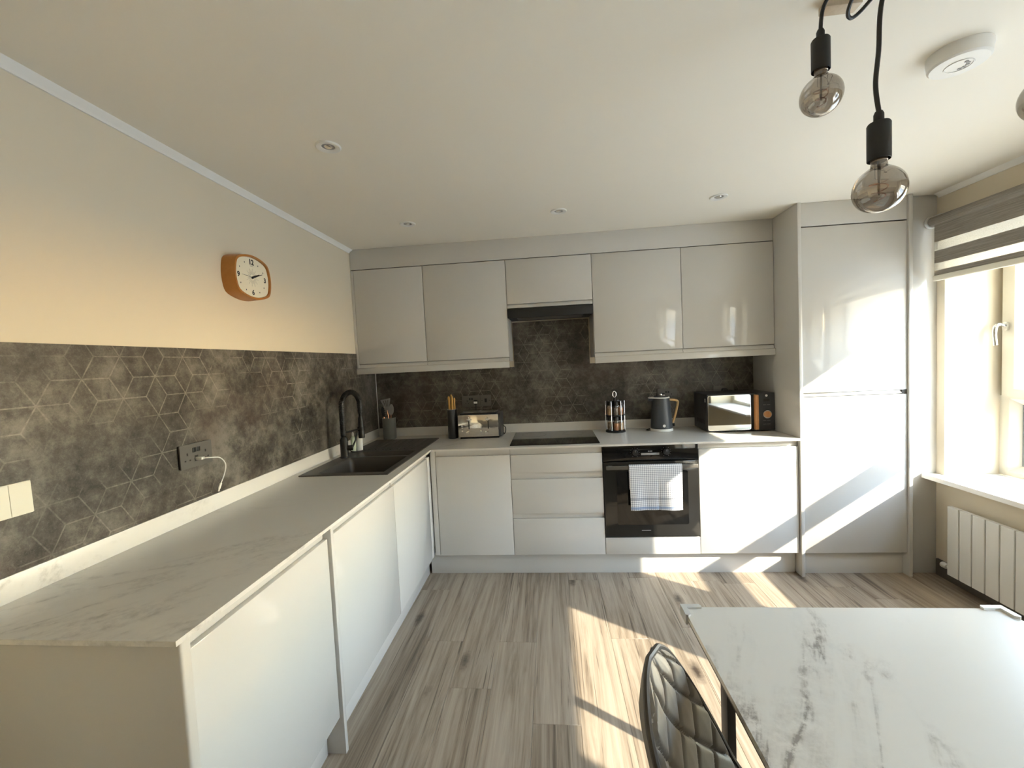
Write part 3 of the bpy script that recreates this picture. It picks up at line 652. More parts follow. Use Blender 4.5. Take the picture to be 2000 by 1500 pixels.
# tea towel folded over the bar
def towel():
    mb = MB(); nx = 46
    prof = []
    hy0, hy1, top = YF - 0.0505, YF - 0.0300, 0.7455
    path = [(hy0, 0.4575 + i * (0.735 - 0.4575) / 14) for i in range(15)] + [(hy0 + 0.003, 0.7425), (hy0 + 0.010, top), (hy1 - 0.004, 0.744), (hy1, 0.738)] + [(hy1, 0.735 - i * 0.03) for i in range(1, 6)]
    n = len(path); vs = []
    for o in (0.0, 0.0022):
        for i in range(nx + 1):
            u = i / nx; x = 1.890 + u * 0.325
            for j, (y, z) in enumerate(path):
                ww = max(0.0, min(1.0, (0.735 - z) / 0.25)) if j < 15 else 0
                dy = -0.004 * ww * math.sin(u * 9 + 0.6) - 0.003 * ww * math.sin(u * 17)
                fold = -0.007 * ww * math.exp(-((u - 0.56) / 0.02) ** 2) if j < 15 else 0
                dx = 0.006 * ww * (0.5 - u)
                sgn = 1 if j >= 17 else -1
                tz = o if 15 <= j <= 17 else 0
                vs.append((x + dx, y + dy - fold * 0.8 - 0.004 * ww * (u > 0.56) + (sgn * o if not (15 <= j <= 17) else 0), z + tz - 0.006 * ww * u * 0.3))
    def I(o, i, j): return o * (nx + 1) * n + i * n + j
    fs = []
    for i in range(nx):
        for j in range(n - 1):
            fs.append((I(0, i, j), I(0, i, j + 1), I(0, i + 1, j + 1), I(0, i + 1, j))); fs.append((I(1, i, j), I(1, i + 1, j), I(1, i + 1, j + 1), I(1, i, j + 1)))
        fs.append((I(0, i, 0), I(0, i + 1, 0), I(1, i + 1, 0), I(1, i, 0))); fs.append((I(0, i, n - 1), I(1, i, n - 1), I(1, i + 1, n - 1), I(0, i + 1, n - 1)))
    for j in range(n - 1):
        fs.append((I(0, 0, j), I(1, 0, j), I(1, 0, j + 1), I(0, 0, j + 1))); fs.append((I(0, nx, j), I(0, nx, j + 1), I(1, nx, j + 1), I(1, nx, j)))
    return mb.add(vs, fs, True)
tag(towel().build('tea_towel', M['towel'], origin=(2.05, YF - 0.04, 0.46)), 'white and blue checked tea towel hanging on the oven handle', 'tea towel')

# ------------------------------------------------------------------ SINK AND TAP
sk = thing('sink', 'dark grey one and a half bowl composite sink with ridged drainer', 'sink', (0.3, -0.7, ZT))
bm = bmesh.new()
ZR = ZT + 0.0055
OX0, OX1, OY0, OY1 = 0.062, 0.553, -1.215, -0.185
xs2 = [OX0, 0.150, 0.330, 0.515, OX1]; ys2 = [OY0, -1.170, -0.800, -0.770, -0.630, OY1]
hole = {(1, 1): 0.19, (2, 1): 0.19, (1, 3): 0.10, (2, 3): 0.10}
mb = MB()
for i in range(4):
    for j in range(5):
        if (i, j) in hole: continue
        mb.add([(xs2[i], ys2[j], ZR), (xs2[i + 1], ys2[j], ZR), (xs2[i + 1], ys2[j + 1], ZR), (xs2[i], ys2[j + 1], ZR)], [(0, 1, 2, 3)])
# outer skirt
P4 = [(OX0, OY0), (OX1, OY0), (OX1, OY1), (OX0, OY1)]
mb.add([(*p, ZR) for p in P4] + [(*p, ZT + 0.0003) for p in P4], [(k, (k + 1) % 4, 4 + (k + 1) % 4, 4 + k) for k in range(4)])
mb.build('rim', M['sink'], sk)
def bowl(x0, x1, y0, y1, dep, name):
    top = rrect(x0, x1, y0, y1, 0.0005, 5); mid = rrect(x0 + 0.004, x1 - 0.004, y0 + 0.004, y1 - 0.004, 0.02, 5); low = rrect(x0 + 0.008, x1 - 0.008, y0 + 0.008, y1 - 0.008, 0.03, 5); bot = rrect(x0 + 0.03, x1 - 0.03, y0 + 0.03, y1 - 0.03, 0.02, 5)
    n = len(top); vs = [(*p, ZR) for p in top] + [(*p, ZR - 0.02) for p in mid] + [(*p, ZR - dep + 0.02) for p in low] + [(*p, ZR - dep) for p in bot]
    fs = [(r * n + k, r * n + (k + 1) % n, (r + 1) * n + (k + 1) % n, (r + 1) * n + k) for r in range(3) for k in range(n)] + [tuple(3 * n + k for k in range(n))]
    bo = MB().add(vs, fs, True).build(name, M['sink'], sk)
    MB().lathe([(0.0, 0.001), (0.036, 0.001), (0.040, 0.004), (0.034, 0.004), (0.03, 0.002), (0, 0.002)], ((x0 + x1) / 2, (y0 + y1) / 2, ZR - dep), 28).build('waste', M['chrome'], bo)
bowl(0.150, 0.515, -1.170, -0.800, 0.19, 'bowl'); bowl(0.150, 0.515, -0.770, -0.630, 0.10, 'half_bowl')
for k in range(7):
    xx = 0.165 + k * 0.05
    MB().prism([(xx, ZR), (xx + 0.008, ZR), (xx + 0.006, ZR + 0.003), (xx + 0.002, ZR + 0.003)], -0.575, -0.235, 'y').build('drainer_ridge', M['sink'], sk)
# spring tap
tp = thing('kitchen_tap', 'tall matt black spring neck kitchen tap behind the sink', 'tap', (0.108, -0.790, ZR))
TX, TY = 0.108, -0.790
MB().lathe([(0.028, 0), (0.028, 0.006), (0.024, 0.010), (0.0235, 0.115), (0.017, 0.125), (0.015, 0.128)], (TX, TY, ZR), 24).build('body', M['blackmatt'], tp)
dirv = Vector((0.22, 0.975, 0)).normalized()
R_ = 0.088
stem = [(TX, TY, ZR + 0.126 + i * 0.02) for i in range(10)]
ctr = Vector((TX, TY, ZR + 0.318)) + dirv * R_
ar = arc(ctr, R_, 180, 0, 22, dirv, (0, 0, 1))
endp = ar[-1]
hose = [Vector(p) for p in stem] + ar + [endp + Vector((0, 0, -0.02 * i)) for i in range(1, 5)]
MB().tube(hose, 0.0110, 12).build('hose', M['blackmatt'], tp)
# spring coil
cum = [0.0]
for a, b_ in zip(hose[:-1], hose[1:]): cum.append(cum[-1] + (b_ - a).length)
def along(s):
    for i in range(len(cum) - 1):
        if s <= cum[i + 1]: f = (s - cum[i]) / (cum[i + 1] - cum[i]); return hose[i].lerp(hose[i + 1], f), (hose[i + 1] - hose[i]).normalized()
    return hose[-1], (hose[-1] - hose[-2]).normalized()
coil = []; turns = 58; side = Vector((dirv.y, -dirv.x, 0))
for k in range(turns * 9):
    s = 0.01 + (cum[-1] - 0.03) * k / (turns * 9); p, tdir = along(s); nrm = side.cross(tdir).normalized(); a = 2 * PI * k / 9
    coil.append(p + (side * math.cos(a) + nrm * math.sin(a)) * 0.0155)
MB().tube(coil, 0.0029, 5).build('spring', M['black'], tp)
hb = endp + Vector((0, 0, -0.08))
MB().lathe([(0.0, 0), (0.020, 0), (0.021, 0.03), (0.017, 0.06), (0.0165, 0.13), (0.012, 0.145), (0, 0.145)], (hb.x, hb.y, hb.z - 0.145), 22).build('spray_head', M['black'], tp)
arm = Vector((TX, TY, ZR + 0.155))
MB().tube([arm, arm + dirv * (2 * R_ - 0.014)], 0.006, 10).build('holder_arm', M['blackmatt'], tp)
MB().lathe([(0.021, -0.012), (0.024, -0.012), (0.024, 0.012), (0.021, 0.012), (0.021, -0.012)], (hb.x, hb.y, ZR + 0.155), 22, cap=False).build('holder_ring', M['blackmatt'], tp)
lv = Vector((TX, TY, ZR + 0.06))
MB().tube([lv + Vector((0.020, 0, 0)), lv + Vector((0.052, 0.01, 0))], 0.016, 16).tube([lv + Vector((0.048, 0.01, 0.0)), lv + Vector((0.062, 0.035, 0.045)), lv + Vector((0.066, 0.045, 0.085))], 0.0055, 10).build('lever', M['blackmatt'], tp)
# soap dish with bottles behind the tap
t = thing('soap_dish', 'small dark dish holding soap bottles beside the tap', 'dish', (0.100, -0.600, ZR))
MB().lathe([(0.0, 0.0003), (0.040, 0.0003), (0.048, 0.010), (0.046, 0.010), (0.038, 0.003), (0, 0.003)], (0.100, -0.600, ZR), 28).build('dish', M['display'], t)
t = thing('soap_dispenser', 'clear soap dispenser with grey pump beside the tap', 'soap dispenser', (0.112, -0.585, ZR + 0.0035))
MB().lathe([(0.0, 0), (0.020, 0), (0.021, 0.01), (0.021, 0.085), (0.010, 0.10), (0.010, 0.108), (0, 0.108)], (0.112, -0.585, ZR + 0.0035), 22).build('bottle', M['white'], t)
MB().lathe([(0.011, 0.108), (0.011, 0.118), (0.004, 0.119), (0.004, 0.142), (0.008, 0.143), (0.008, 0.150), (0, 0.150)], (0.112, -0.585, ZR + 0.0035), 16).tube([(0.112, -0.585, ZR + 0.1505), (0.148, -0.594, ZR + 0.149)], 0.004, 8).build('pump', M['grey'], t)
t = thing('washing_up_bottle', 'pale green washing-up bottle half hidden by the tap', 'bottle', (0.084, -0.618, ZR + 0.0035))
MB().lathe([(0.0, 0), (0.016, 0), (0.017, 0.008), (0.017, 0.085), (0.007, 0.105), (0, 0.105)], (0.084, -0.618, ZR + 0.0035), 18).build('bottle', M['paleg'], t)
MB().lathe([(0.008, 0.105), (0.008, 0.122), (0.004, 0.13), (0, 0.13)], (0.084, -0.618, ZR + 0.0035), 16).build('cap', M['white'], t)

# ------------------------------------------------------------------ UTENSIL POT AND UTENSILS
PXc, PYc = 0.143, -0.118
t = thing('utensil_pot', 'grey-green utensil pot in the worktop corner', 'pot', (PXc, PYc, ZT))
MB().lathe([(0.0, 0.0002), (0.047, 0.0002), (0.050, 0.004), (0.052, 0.166), (0.0485, 0.166), (0.046, 0.008), (0, 0.008)], (PXc, PYc, ZT), 32).build('pot', M['potgrey'], t)
def utensil(name, label, base, tip, head, rot=0.0, hm='utensil', facing=None):
    base, tip = Vector(base), Vector(tip); t = thing(name, label, 'utensil', base, 'utensils in the pot')
    ax = (tip - base).normalized(); f = Vector((facing if facing else (0.25, -1, 0))); f = (f - ax * f.dot(ax)).normalized(); sd = ax.cross(f)
    L = (tip - base).length; hl = max(p[1] for p in head)
    n0 = base + ax * (L - hl)
    MB().tube([base, base + ax * (L - hl) * 0.72], [0.006, 0.0055], 10).build('handle', M['beech'], t)
    MB().tube([base + ax * (L - hl) * 0.72, n0 + ax * 0.01], [0.0056, 0.004], 10).build('shank', M[hm if hm == 'copper' else 'copper'], t)
    return t, n0, ax, sd, f
def headmesh(t, n0, ax, sd, f, out, th, m_, name='head', dish=0.0):
    n = len(out); vs = []
    for o in (-th / 2, th / 2):
        for a, b_ in out: vs.append(n0 + sd * a + ax * b_ + f * (o - dish * (1 - (a / 0.03) ** 2) * math.sin(max(0, min(1, b_ / 0.08)) * PI)))
    MB().add(vs, [(k, (k + 1) % n, n + (k + 1) % n, n + k) for k in range(n)] + [tuple(range(n - 1, -1, -1)), tuple(range(n, 2 * n))]).build(name, m_, t)
zb = ZT + 0.0095
tz = [(-0.010, 0.0), (0.010, 0.0), (0.014, 0.03), (0.036, 0.098), (-0.036, 0.098), (-0.014, 0.03)]
t, n0, ax, sd, f = utensil('slotted_turner', 'grey slotted turner standing tallest in the utensil pot', (0.150, -0.098, zb), (0.118, -0.105, 1.190), tz)
for a0, a1 in ((-0.036, -0.022), (-0.014, -0.004), (0.004, 0.014), (0.022, 0.036)):
    headmesh(t, n0, ax, sd, f, [(a0 * 0.5, 0.035), (a1 * 0.5, 0.035), (a1, 0.088), (a0, 0.088)], 0.003, M['utensil'], 'slat')
headmesh(t, n0, ax, sd, f, [(-0.009, -0.002), (0.009, -0.002), (0.0185, 0.036), (-0.0185, 0.036)], 0.003, M['utensil'], 'neck')
headmesh(t, n0, ax, sd, f, [(-0.036, 0.087), (0.036, 0.087), (0.038, 0.100), (-0.038, 0.096)], 0.003, M['utensil'], 'blade_edge')
sp_ = [(0.026 * math.sin(a), 0.045 - 0.045 * math.cos(a)) for a in [2 * PI * k / 24 for k in range(24)]]
t, n0, ax, sd, f = utensil('serving_spoon', 'grey oval serving spoon on the right of the utensil pot', (0.150, -0.128, zb), (0.178, -0.140, 1.152), sp_)
headmesh(t, n0, ax, sd, f, [(a * 0.72, b_ * 1.0) for a, b_ in sp_], 0.004, M['utensil'], 'bowl', 0.008)
t, n0, ax, sd, f = utensil('pasta_server', 'dark toothed pasta server leaning left in the utensil pot', (0.122, -0.126, zb), (0.102, -0.134, 1.135), [(0, 0.09)])
headmesh(t, n0, ax, sd, f, [(a * 0.55, b_) for a, b_ in sp_], 0.004, M['black'], 'bowl', 0.006)
for k in range(5):
    q = n0 + ax * (0.02 + 0.016 * k) + sd * (0.012) ; MB().tube([q, q + sd * 0.010 + f * 0.012], [0.003, 0.002], 8).build('tooth', M['grey'], t)

# ------------------------------------------------------------------ KNIFE BLOCK
t = thing('knife_block', 'round dark grey knife block beside the toaster', 'knife block', (0.666, -0.180, ZT))
MB().lathe([(0.0, 0.0003), (0.036, 0.0003), (0.038, 0.004), (0.038, 0.214), (0.036, 0.218), (0.033, 0.218), (0.033, 0.20), (0.0, 0.20)], (0.666, -0.180, ZT), 30, 1.0, 1.25).build('block', M['mwgrey'], t)
MB().lathe([(0.0362, 0.2182), (0.0362, 0.2215), (0.034, 0.2215), (0.034, 0.2182), (0.0362, 0.2182)], (0.666, -0.180, ZT), 30, 1.0, 1.25, cap=False).build('rim', M['grey'], t)
ks = [(-0.016, -0.012, 0.118, 'knife with tall honey handle at the left of the block'), (-0.004, 0.014, 0.130, 'knife with the tallest honey handle at the back of the block'), (0.006, -0.014, 0.120, 'knife with honey handle at the front of the block'), (0.017, 0.006, 0.105, 'knife with short honey handle at the right of the block')]
for dx, dy, hh, lab in ks:
    b0 = Vector((0.666 + dx, -0.180 + dy, ZT + 0.2005)); ax = Vector((dx * 1.2, dy * 0.4, 1)).normalized()
    t = thing('kitchen_knife', lab, 'knife', b0, 'knives in the block')
    MB().tube([b0, b0 + ax * 0.03, b0 + ax * 0.07, b0 + ax * (hh - 0.012), b0 + ax * hh], [0.0065, 0.0085, 0.0078, 0.0088, 0.006], 10).build('handle', M['knifewood'], t)
    MB().box(b0.x - 0.001, b0.x + 0.001, b0.y - 0.006, b0.y + 0.006, b0.z - 0.0002, b0.z + 0.012).build('blade', M['chrome'], t)

# ------------------------------------------------------------------ TOASTER
t = thing('toaster', 'four slice toaster with polished steel front and slate ends', 'toaster', (0.875, -0.15, ZT))
TX0, TX1, TY0, TY1, TZ0, TZ1 = 0.720, 1.022, -0.240, -0.035, ZT + 0.012, 1.058
B(TX0 + 0.004, TX1 - 0.004, TY0 + 0.004, TY1 - 0.004, TZ0, TZ1, 0.010, 3).build('body', M['darkgrey'], t)
MB().box(TX0, TX1, TY0 - 0.002, TY0 + 0.0038, TZ0 + 0.002, TZ1 - 0.003, 0.0018).build('front_plate', M['toaster'], t)
MB().prism(rrect(TY0 + 0.004, TY1 - 0.002, TZ0 - 0.002, TZ1 + 0.002, 0.025), TX1 - 0.006, TX1 + 0.016, 'x').build('end_cheek', M['darkgrey'], t)
B(TX0 + 0.012, TX1 - 0.012, TY0 + 0.012, TY1 - 0.012, TZ1 - 0.001, TZ1 + 0.010, 0.004).build('top_plate', M['black'], t)
for xs_ in (TX0 + 0.025, TX0 + 0.160):
    for yy in (TY0 + 0.035, TY0 + 0.115):
        s_ = MB().ring(rrect(xs_, xs_ + 0.118, yy, yy + 0.036, 0.006), rrect(xs_ + 0.005, xs_ + 0.113, yy + 0.005, yy + 0.031, 0.004), TZ1 + 0.0101, TZ1 + 0.0135, 'z').build('slot_rim', M['chrome'], t)
for xc in (TX0 + 0.082, TX0 + 0.226):
    MB().box(xc - 0.004, xc + 0.004, TY0 - 0.0030, TY0 - 0.0019, TZ0 + 0.060, TZ0 + 0.150).build('lever_slot', M['ink'], t)
    MB().box(xc - 0.016, xc + 0.016, TY0 - 0.026, TY0 - 0.0035, TZ0 + 0.128, TZ0 + 0.138, 0.003).box(xc - 0.005, xc + 0.005, TY0 - 0.014, TY0 - 0.0031, TZ0 + 0.122, TZ0 + 0.152, 0.002).build('lever', M['chrome'], t)
    for i in range(3):
        MB().lathe([(0.0, 0), (0.008, 0), (0.0075, 0.004), (0, 0.005)], (xc - 0.052, TY0 - 0.002, TZ0 + 0.044 + 0.021 * i), 16, mat=Matrix.Rotation(PI / 2, 4, 'X')).build('button', M['steelhandle'], t)
    MB().lathe([(0.0, 0), (0.013, 0), (0.012, 0.010), (0, 0.011)], (xc - 0.012, TY0 - 0.002, TZ0 + 0.034), 22, mat=Matrix.Rotation(PI / 2, 4, 'X')).build('dial', M['chrome'], t)
MB().box(TX0 + 0.01, TX1, TY0 + 0.006, TY1 - 0.01, ZT + 0.0006, TZ0 - 0.0002, 0.002).build('foot_base', M['black'], t)
MB().tube(smoothpath([(TX1 + 0.016, -0.10, 0.950), (TX1 + 0.036, -0.105, 0.935), (TX1 + 0.036, -0.115, 0.900), (TX1 + 0.022, -0.12, 0.8845), (TX1 + 0.018, -0.06, 0.8845), (TX1 + 0.012, -0.028, 0.8845)]), 0.0035, 8).build('cord', M['black'], t)

# ------------------------------------------------------------------ SOCKETS AND PLUGS
def plate_back(name, label, cat, x0, x1, z0, z1, kind, yb_=-0.0083):
    t = thing(name, label, cat, ((x0 + x1) / 2, yb_, (z0 + z1) / 2))
    MB().box(x0 + 0.001, x1 - 0.001, yb_ - 0.004, yb_, z0 + 0.001, z1 - 0.001).build('back_box', M['ink'], t)
    MB().prism(rrect(x0, x1, z0, z1, 0.003), yb_ - 0.009, yb_ - 0.004, 'y').build('face_plate', M['socket'], t)
    yf = yb_ - 0.009; zc = (z0 + z1) / 2
    if kind == 'double':
        for xc in ((x0 * 0.72 + x1 * 0.28), (x0 * 0.28 + x1 * 0.72)):
            MB().box(xc - 0.003, xc + 0.003, yf - 0.0004, yf + .0005, zc - 0.002, zc + 0.008).box(xc - 0.014, xc - 0.008, yf - 0.0004, yf + .0005, zc - 0.018, zc - 0.013).box(xc + 0.008, xc + 0.014, yf - 0.0004, yf + .0005, zc - 0.018, zc - 0.013).build('pin_holes', M['ink'], t)
        for s_ in (-1, 1):
            xc = (x0 + x1) / 2 + s_ * 0.009; B(xc - 0.006, xc + 0.006, yf - 0.003, yf, zc + 0.010, zc + 0.026, 0.001).build('switch', M['black'], t)
    elif kind == 'fused':
        xc = (x0 + x1) / 2
        B(xc - 0.009, xc + 0.009, yf - 0.003, yf, zc - 0.014, zc + 0.016, 0.001).build('switch', M['black'], t)
        for s_ in (-1, 1): MB().lathe([(0, 0), (0.003, 0), (0.003, 0.0006), (0, 0.0006)], (xc + s_ * 0.03, yf - 0.0001, zc), 12, mat=Matrix.Rotation(PI / 2, 4, 'X')).build('screw', M['ink'], t)
    return t
plate_back('wall_socket', 'dark grey double socket behind the toaster', 'socket', 0.712, 0.856, 1.093, 1.183, 'double')
plate_back('fused_switch', 'square dark grey fused switch right of the toaster socket', 'switch', 0.860, 0.944, 1.096, 1.184, 'fused')
plate_back('wall_socket', 'dark grey double socket behind the kettle', 'socket', 2.228, 2.372, 1.085, 1.174, 'double')
plate_back('wall_socket', 'dark grey double socket above the microwave', 'socket', 2.642, 2.788, 1.090, 1.178, 'double')
def plug(label, x, z, white, cord):
    yf = -0.0178
    t = thing('mains_plug', label, 'plug', (x, yf, z))
    MB().prism([(x + 0.020 * math.cos(a) * (1.0 if math.sin(a) > -0.3 else 0.9), z + 0.020 * math.sin(a)) for a in [2 * PI * k / 20 for k in range(20)]], yf - 0.026, yf - 0.0002, 'y').build('body', M['black'], t)
    if white: MB().prism([(x - 0.014, z - 0.009), (x + 0.014, z - 0.009), (x + 0.015, z + 0.007), (x - 0.015, z + 0.007)], yf - 0.0272, yf - 0.0262, 'y').build('rating_label', M['white'], t)
    MB().tube(smoothpath(cord), 0.0036, 8).build('cord', M['black'], t)
plug('black plug with white label in the toaster socket', 0.824, 1.130, True, [(0.824, -0.034, 1.112), (0.824, -0.034, 1.09), (0.822, -0.028, 1.05), (0.82, -0.026, 1.0), (0.83, -0.026, 0.95)])
plug('black plug with white label in the socket behind the kettle', 2.262, 1.125, True, [(2.262, -0.034, 1.107), (2.262, -0.034, 1.08), (2.258, -0.028, 1.0), (2.256, -0.026, 0.94), (2.254, -0.030, 0.884)])
plug('black microwave plug with the cord coming out to the right', 2.716, 1.142, False, [(2.734, -0.034, 1.142), (2.765, -0.032, 1.143), (2.778, -0.028, 1.13), (2.775, -0.026, 1.08), (2.77, -0.026, 1.0)])
# left wall double socket with usb
xb_ = 0.0083
t = thing('wall_socket', 'dark grey double socket with usb ports on the left wall', 'socket', (xb_, -1.795, 1.13))
B(xb_, xb_ + 0.006, -1.868, -1.722, 1.086, 1.174).build('back_box', M['ink'], t)
MB().prism(rrect(-1.870, -1.720, 1.084, 1.176, 0.003), xb_ + 0.006, xb_ + 0.011, 'x').build('face_plate', M['socket'], t)
xf_ = xb_ + 0.011
for yc in (-1.838, -1.752):
    mb = MB()
    for dy, dz, w_, h_ in ((0, 0.012, 0.003, 0.005), (-0.011, -0.012, 0.0035, 0.0028), (0.011, -0.012, 0.0035, 0.0028)):
        mb.box(xf_ - 0.0003, xf_ + 0.0004, yc + dy - w_, yc + dy + w_, 1.126 + dz - h_, 1.126 + dz + h_)
    mb.build('pin_holes', M['ink'], t)
for yc in (-1.806, -1.786):
    B(xf_, xf_ + 0.003, yc - 0.007, yc + 0.007, 1.142, 1.160, 0.001).build('switch', M['black'], t)
MB().box(xf_ - .0003, xf_ + 0.0005, -1.805, -1.789, 1.106, 1.112).box(xf_ - .0003, xf_ + 0.0005, -1.805, -1.789, 1.122, 1.128).build('usb_ports', M['ink'], t)
t = thing('usb_cable', 'short white charging cable hanging from the left wall socket', 'cable', (xf_ + 0.001, -1.795, 1.113))
MB().box(xf_ + 0.0008, xf_ + 0.028, -1.805, -1.788, 1.110, 1.120, 0.002).build('usb_plug', M['white'], t)
MB().tube(smoothpath([(xf_ + 0.028, -1.7965, 1.115), (xf_ + 0.045, -1.785, 1.114), (xf_ + 0.050, -1.740, 1.103), (xf_ + 0.045, -1.708, 1.070), (xf_ + 0.035, -1.705, 1.030), (xf_ + 0.028, -1.722, 0.990)], 10), 0.0022, 8).build('lead', M['white'], t)
MB().tube([(xf_ + 0.028, -1.720, 0.993), (xf_ + 0.025, -1.728, 0.972)], 0.0045, 10).tube([(xf_ + 0.025, -1.728, 0.972), (xf_ + 0.024, -1.731, 0.962)], 0.003, 8).build('connector', M['white'], t)
# light switch at the far left
t = thing('light_switch', 'cream three rocker light switch at the far left of the splashback', 'switch', (xb_, -2.40, 1.137))
B(xb_, xb_ + 0.009, -2.475, -2.328, 1.093, 1.180, 0.001).build('plate', M['cream'], t)
for k in range(3):
    y1 = -2.3295 - k * 0.0482
    MB().prism([(xb_ + 0.0092, 1.095), (xb_ + 0.0125, 1.095), (xb_ + 0.0105, 1.178), (xb_ + 0.0092, 1.178)], y1 - 0.0470, y1, 'y').build('rocker', M['cream'], t)

# ------------------------------------------------------------------ SPICE RACK
SC = (1.887, -0.135)
t = thing('spice_rack', 'black and chrome two tier spice carousel beside the hob', 'spice rack', (*SC, ZT))
MB().lathe([(0, 0.0003), (0.072, 0.0003), (0.072, 0.010), (0.066, 0.016), (0, 0.016)], (*SC, ZT), 36).build('base', M['black'], t)
MB().lathe([(0, 0.0), (0.070, 0.0), (0.070, 0.006), (0, 0.006)], (*SC, ZT + 0.122), 36).build('tier', M['black'], t)
MB().lathe([(0.009, 0.0165), (0.009, 0.255)], (*SC, ZT), 16).build('post', M['black'], t)
MB().tube([Vector((SC[0], SC[1], ZT + 0.268)) + Vector((0.013 * math.sin(a), 0, -0.022 * math.cos(a) + 0.012)) for a in [2 * PI * k / 20 for k in range(20)]], 0.0028, 8, True).build('carry_ring', M['chrome'], t)
for k in range(6):
    a = math.radians(-90 + 30 + 60 * k); px, py = SC[0] + 0.069 * math.cos(a), SC[1] + 0.069 * math.sin(a)
    MB().tube([(px, py, ZT + 0.016), (px, py, ZT + 0.232)], 0.0022, 8).build('rod', M['chrome'], t)
nm = ['front', 'front right', 'back right', 'back', 'back left', 'front left']
for tier in range(2):
    for k in range(6):
        a = math.radians(-90 + 60 * k); jx, jy = SC[0] + 0.043 * math.cos(a), SC[1] + 0.043 * math.sin(a); z0 = ZT + (0.0165 if tier == 0 else 0.1285)
        j = thing('spice_jar', '%s jar on the %s tier of the spice carousel' % (nm[k], 'lower' if tier == 0 else 'upper'), 'jar', (jx, jy, z0), 'spice jars in the carousel')
        MB().lathe([(0, 0), (0.0185, 0), (0.0195, 0.003), (0.0195, 0.064), (0.016, 0.070), (0.016, 0.072), (0, 0.072)], (jx, jy, z0), 20).build('glass', M['jar'], j)
        MB().lathe([(0, 0.002), (0.0175, 0.002), (0.0175, 0.052), (0, 0.052)], (jx, jy, z0), 16).build('contents', M['spice%d' % ((k + tier * 2) % 3 + 1)], j)
        MB().lathe([(0.0, 0.0722), (0.0195, 0.0722), (0.0195, 0.098), (0.018, 0.100), (0, 0.100)], (jx, jy, z0), 20).build('lid', M['black'], j)

# ------------------------------------------------------------------ KETTLE
KC = (2.218, -0.150)
t = thing('power_stand', 'white trimmed round power stand under the kettle', 'kettle stand', (*KC, ZT))
MB().lathe([(0, 0.0004), (0.078, 0.0004), (0.082, 0.004), (0.080, 0.014), (0, 0.014)], (*KC, ZT), 36).build('base', M['white'], t)
MB().tube(smoothpath([(KC[0] - 0.08, KC[1], ZT + 0.006), (KC[0] - 0.10, KC[1] - 0.01, ZT + 0.005), (KC[0] - 0.10, KC[1] + 0.03, ZT + 0.005), (KC[0] - 0.02, -0.045, ZT + 0.005)]), 0.0035, 8).build('cord', M['black'], t)
t = thing('kettle', 'slate grey tapered kettle with a bent wooden handle', 'kettle', (*KC, ZT + 0.0145))
KB = ZT + 0.0145
body = []
for r, z in [(0.0, 0.0), (0.076, 0.0), (0.0775, 0.006), (0.076, 0.03), (0.0715, 0.10), (0.066, 0.17), (0.060, 0.222), (0.0595, 0.226)]: body.append((r, z))
MB().lathe(body, (*KC, KB), 44, cap=False).build('body', M['darkgrey'], t)
MB().lathe([(0.0778, 0.0), (0.079, 0.0), (0.079, 0.006), (0.0776, 0.006), (0.0778, 0)], (*KC, KB), 44, cap=False).build('foot_ring', M['white'], t)
# lid with pouring lip pointing left
out = []
for k in range(48):
    a = 2 * PI * k / 48; r = 0.061 + (0.030 * max(0.0, math.cos(a - PI)) ** 10); out.append((KC[0] + r * math.cos(a), KC[1] + r * math.sin(a)))
MB().prism(out, KB + 0.226, KB + 0.234, 'z').build('rim_and_spout', M['white'], t)
MB().prism([(KC[0] - 0.056, KC[1] - 0.014), (KC[0] - 0.088, KC[1] - 0.003), (KC[0] - 0.088, KC[1] + 0.003), (KC[0] - 0.056, KC[1] + 0.014)], KB + 0.206, KB + 0.2258, 'z').build('spout', M['darkgrey'], t)
MB().lathe([(0, 0.2342), (0.052, 0.2342), (0.05, 0.238), (0, 0.240)], (*KC, KB), 32).build('lid', M['darkgrey'], t)
MB().lathe([(0, 0.2402), (0.010, 0.2402), (0.012, 0.25), (0.010, 0.256), (0, 0.257)], (*KC, KB), 20).build('knob', M['chrome'], t)
hp = [(KC[0] + 0.062, KC[1], KB + 0.212), (KC[0] + 0.100, KC[1], KB + 0.207), (KC[0] + 0.118, KC[1], KB + 0.198), (KC[0] + 0.119, KC[1], KB + 0.18), (KC[0] + 0.110, KC[1], KB + 0.14), (KC[0] + 0.094, KC[1], KB + 0.08), (KC[0] + 0.0795, KC[1], KB + 0.04)]
MB().tube(smoothpath(hp, 6), 0.0085, 12).build('handle', M['beech'], t)
MB().lathe([(0, 0), (0.010, 0), (0.010, 0.0012), (0, 0.0012)], (KC[0], KC[1] - 0.0755, KB + 0.030), 20, mat=Matrix.Rotation(PI / 2, 4, 'X')).build('badge', M['white'], t)
MB().box(KC[0] + 0.0795, KC[0] + 0.095, KC[1] - 0.008, KC[1] + 0.008, KB + 0.014, KB + 0.036, 0.003).build('switch', M['black'], t)

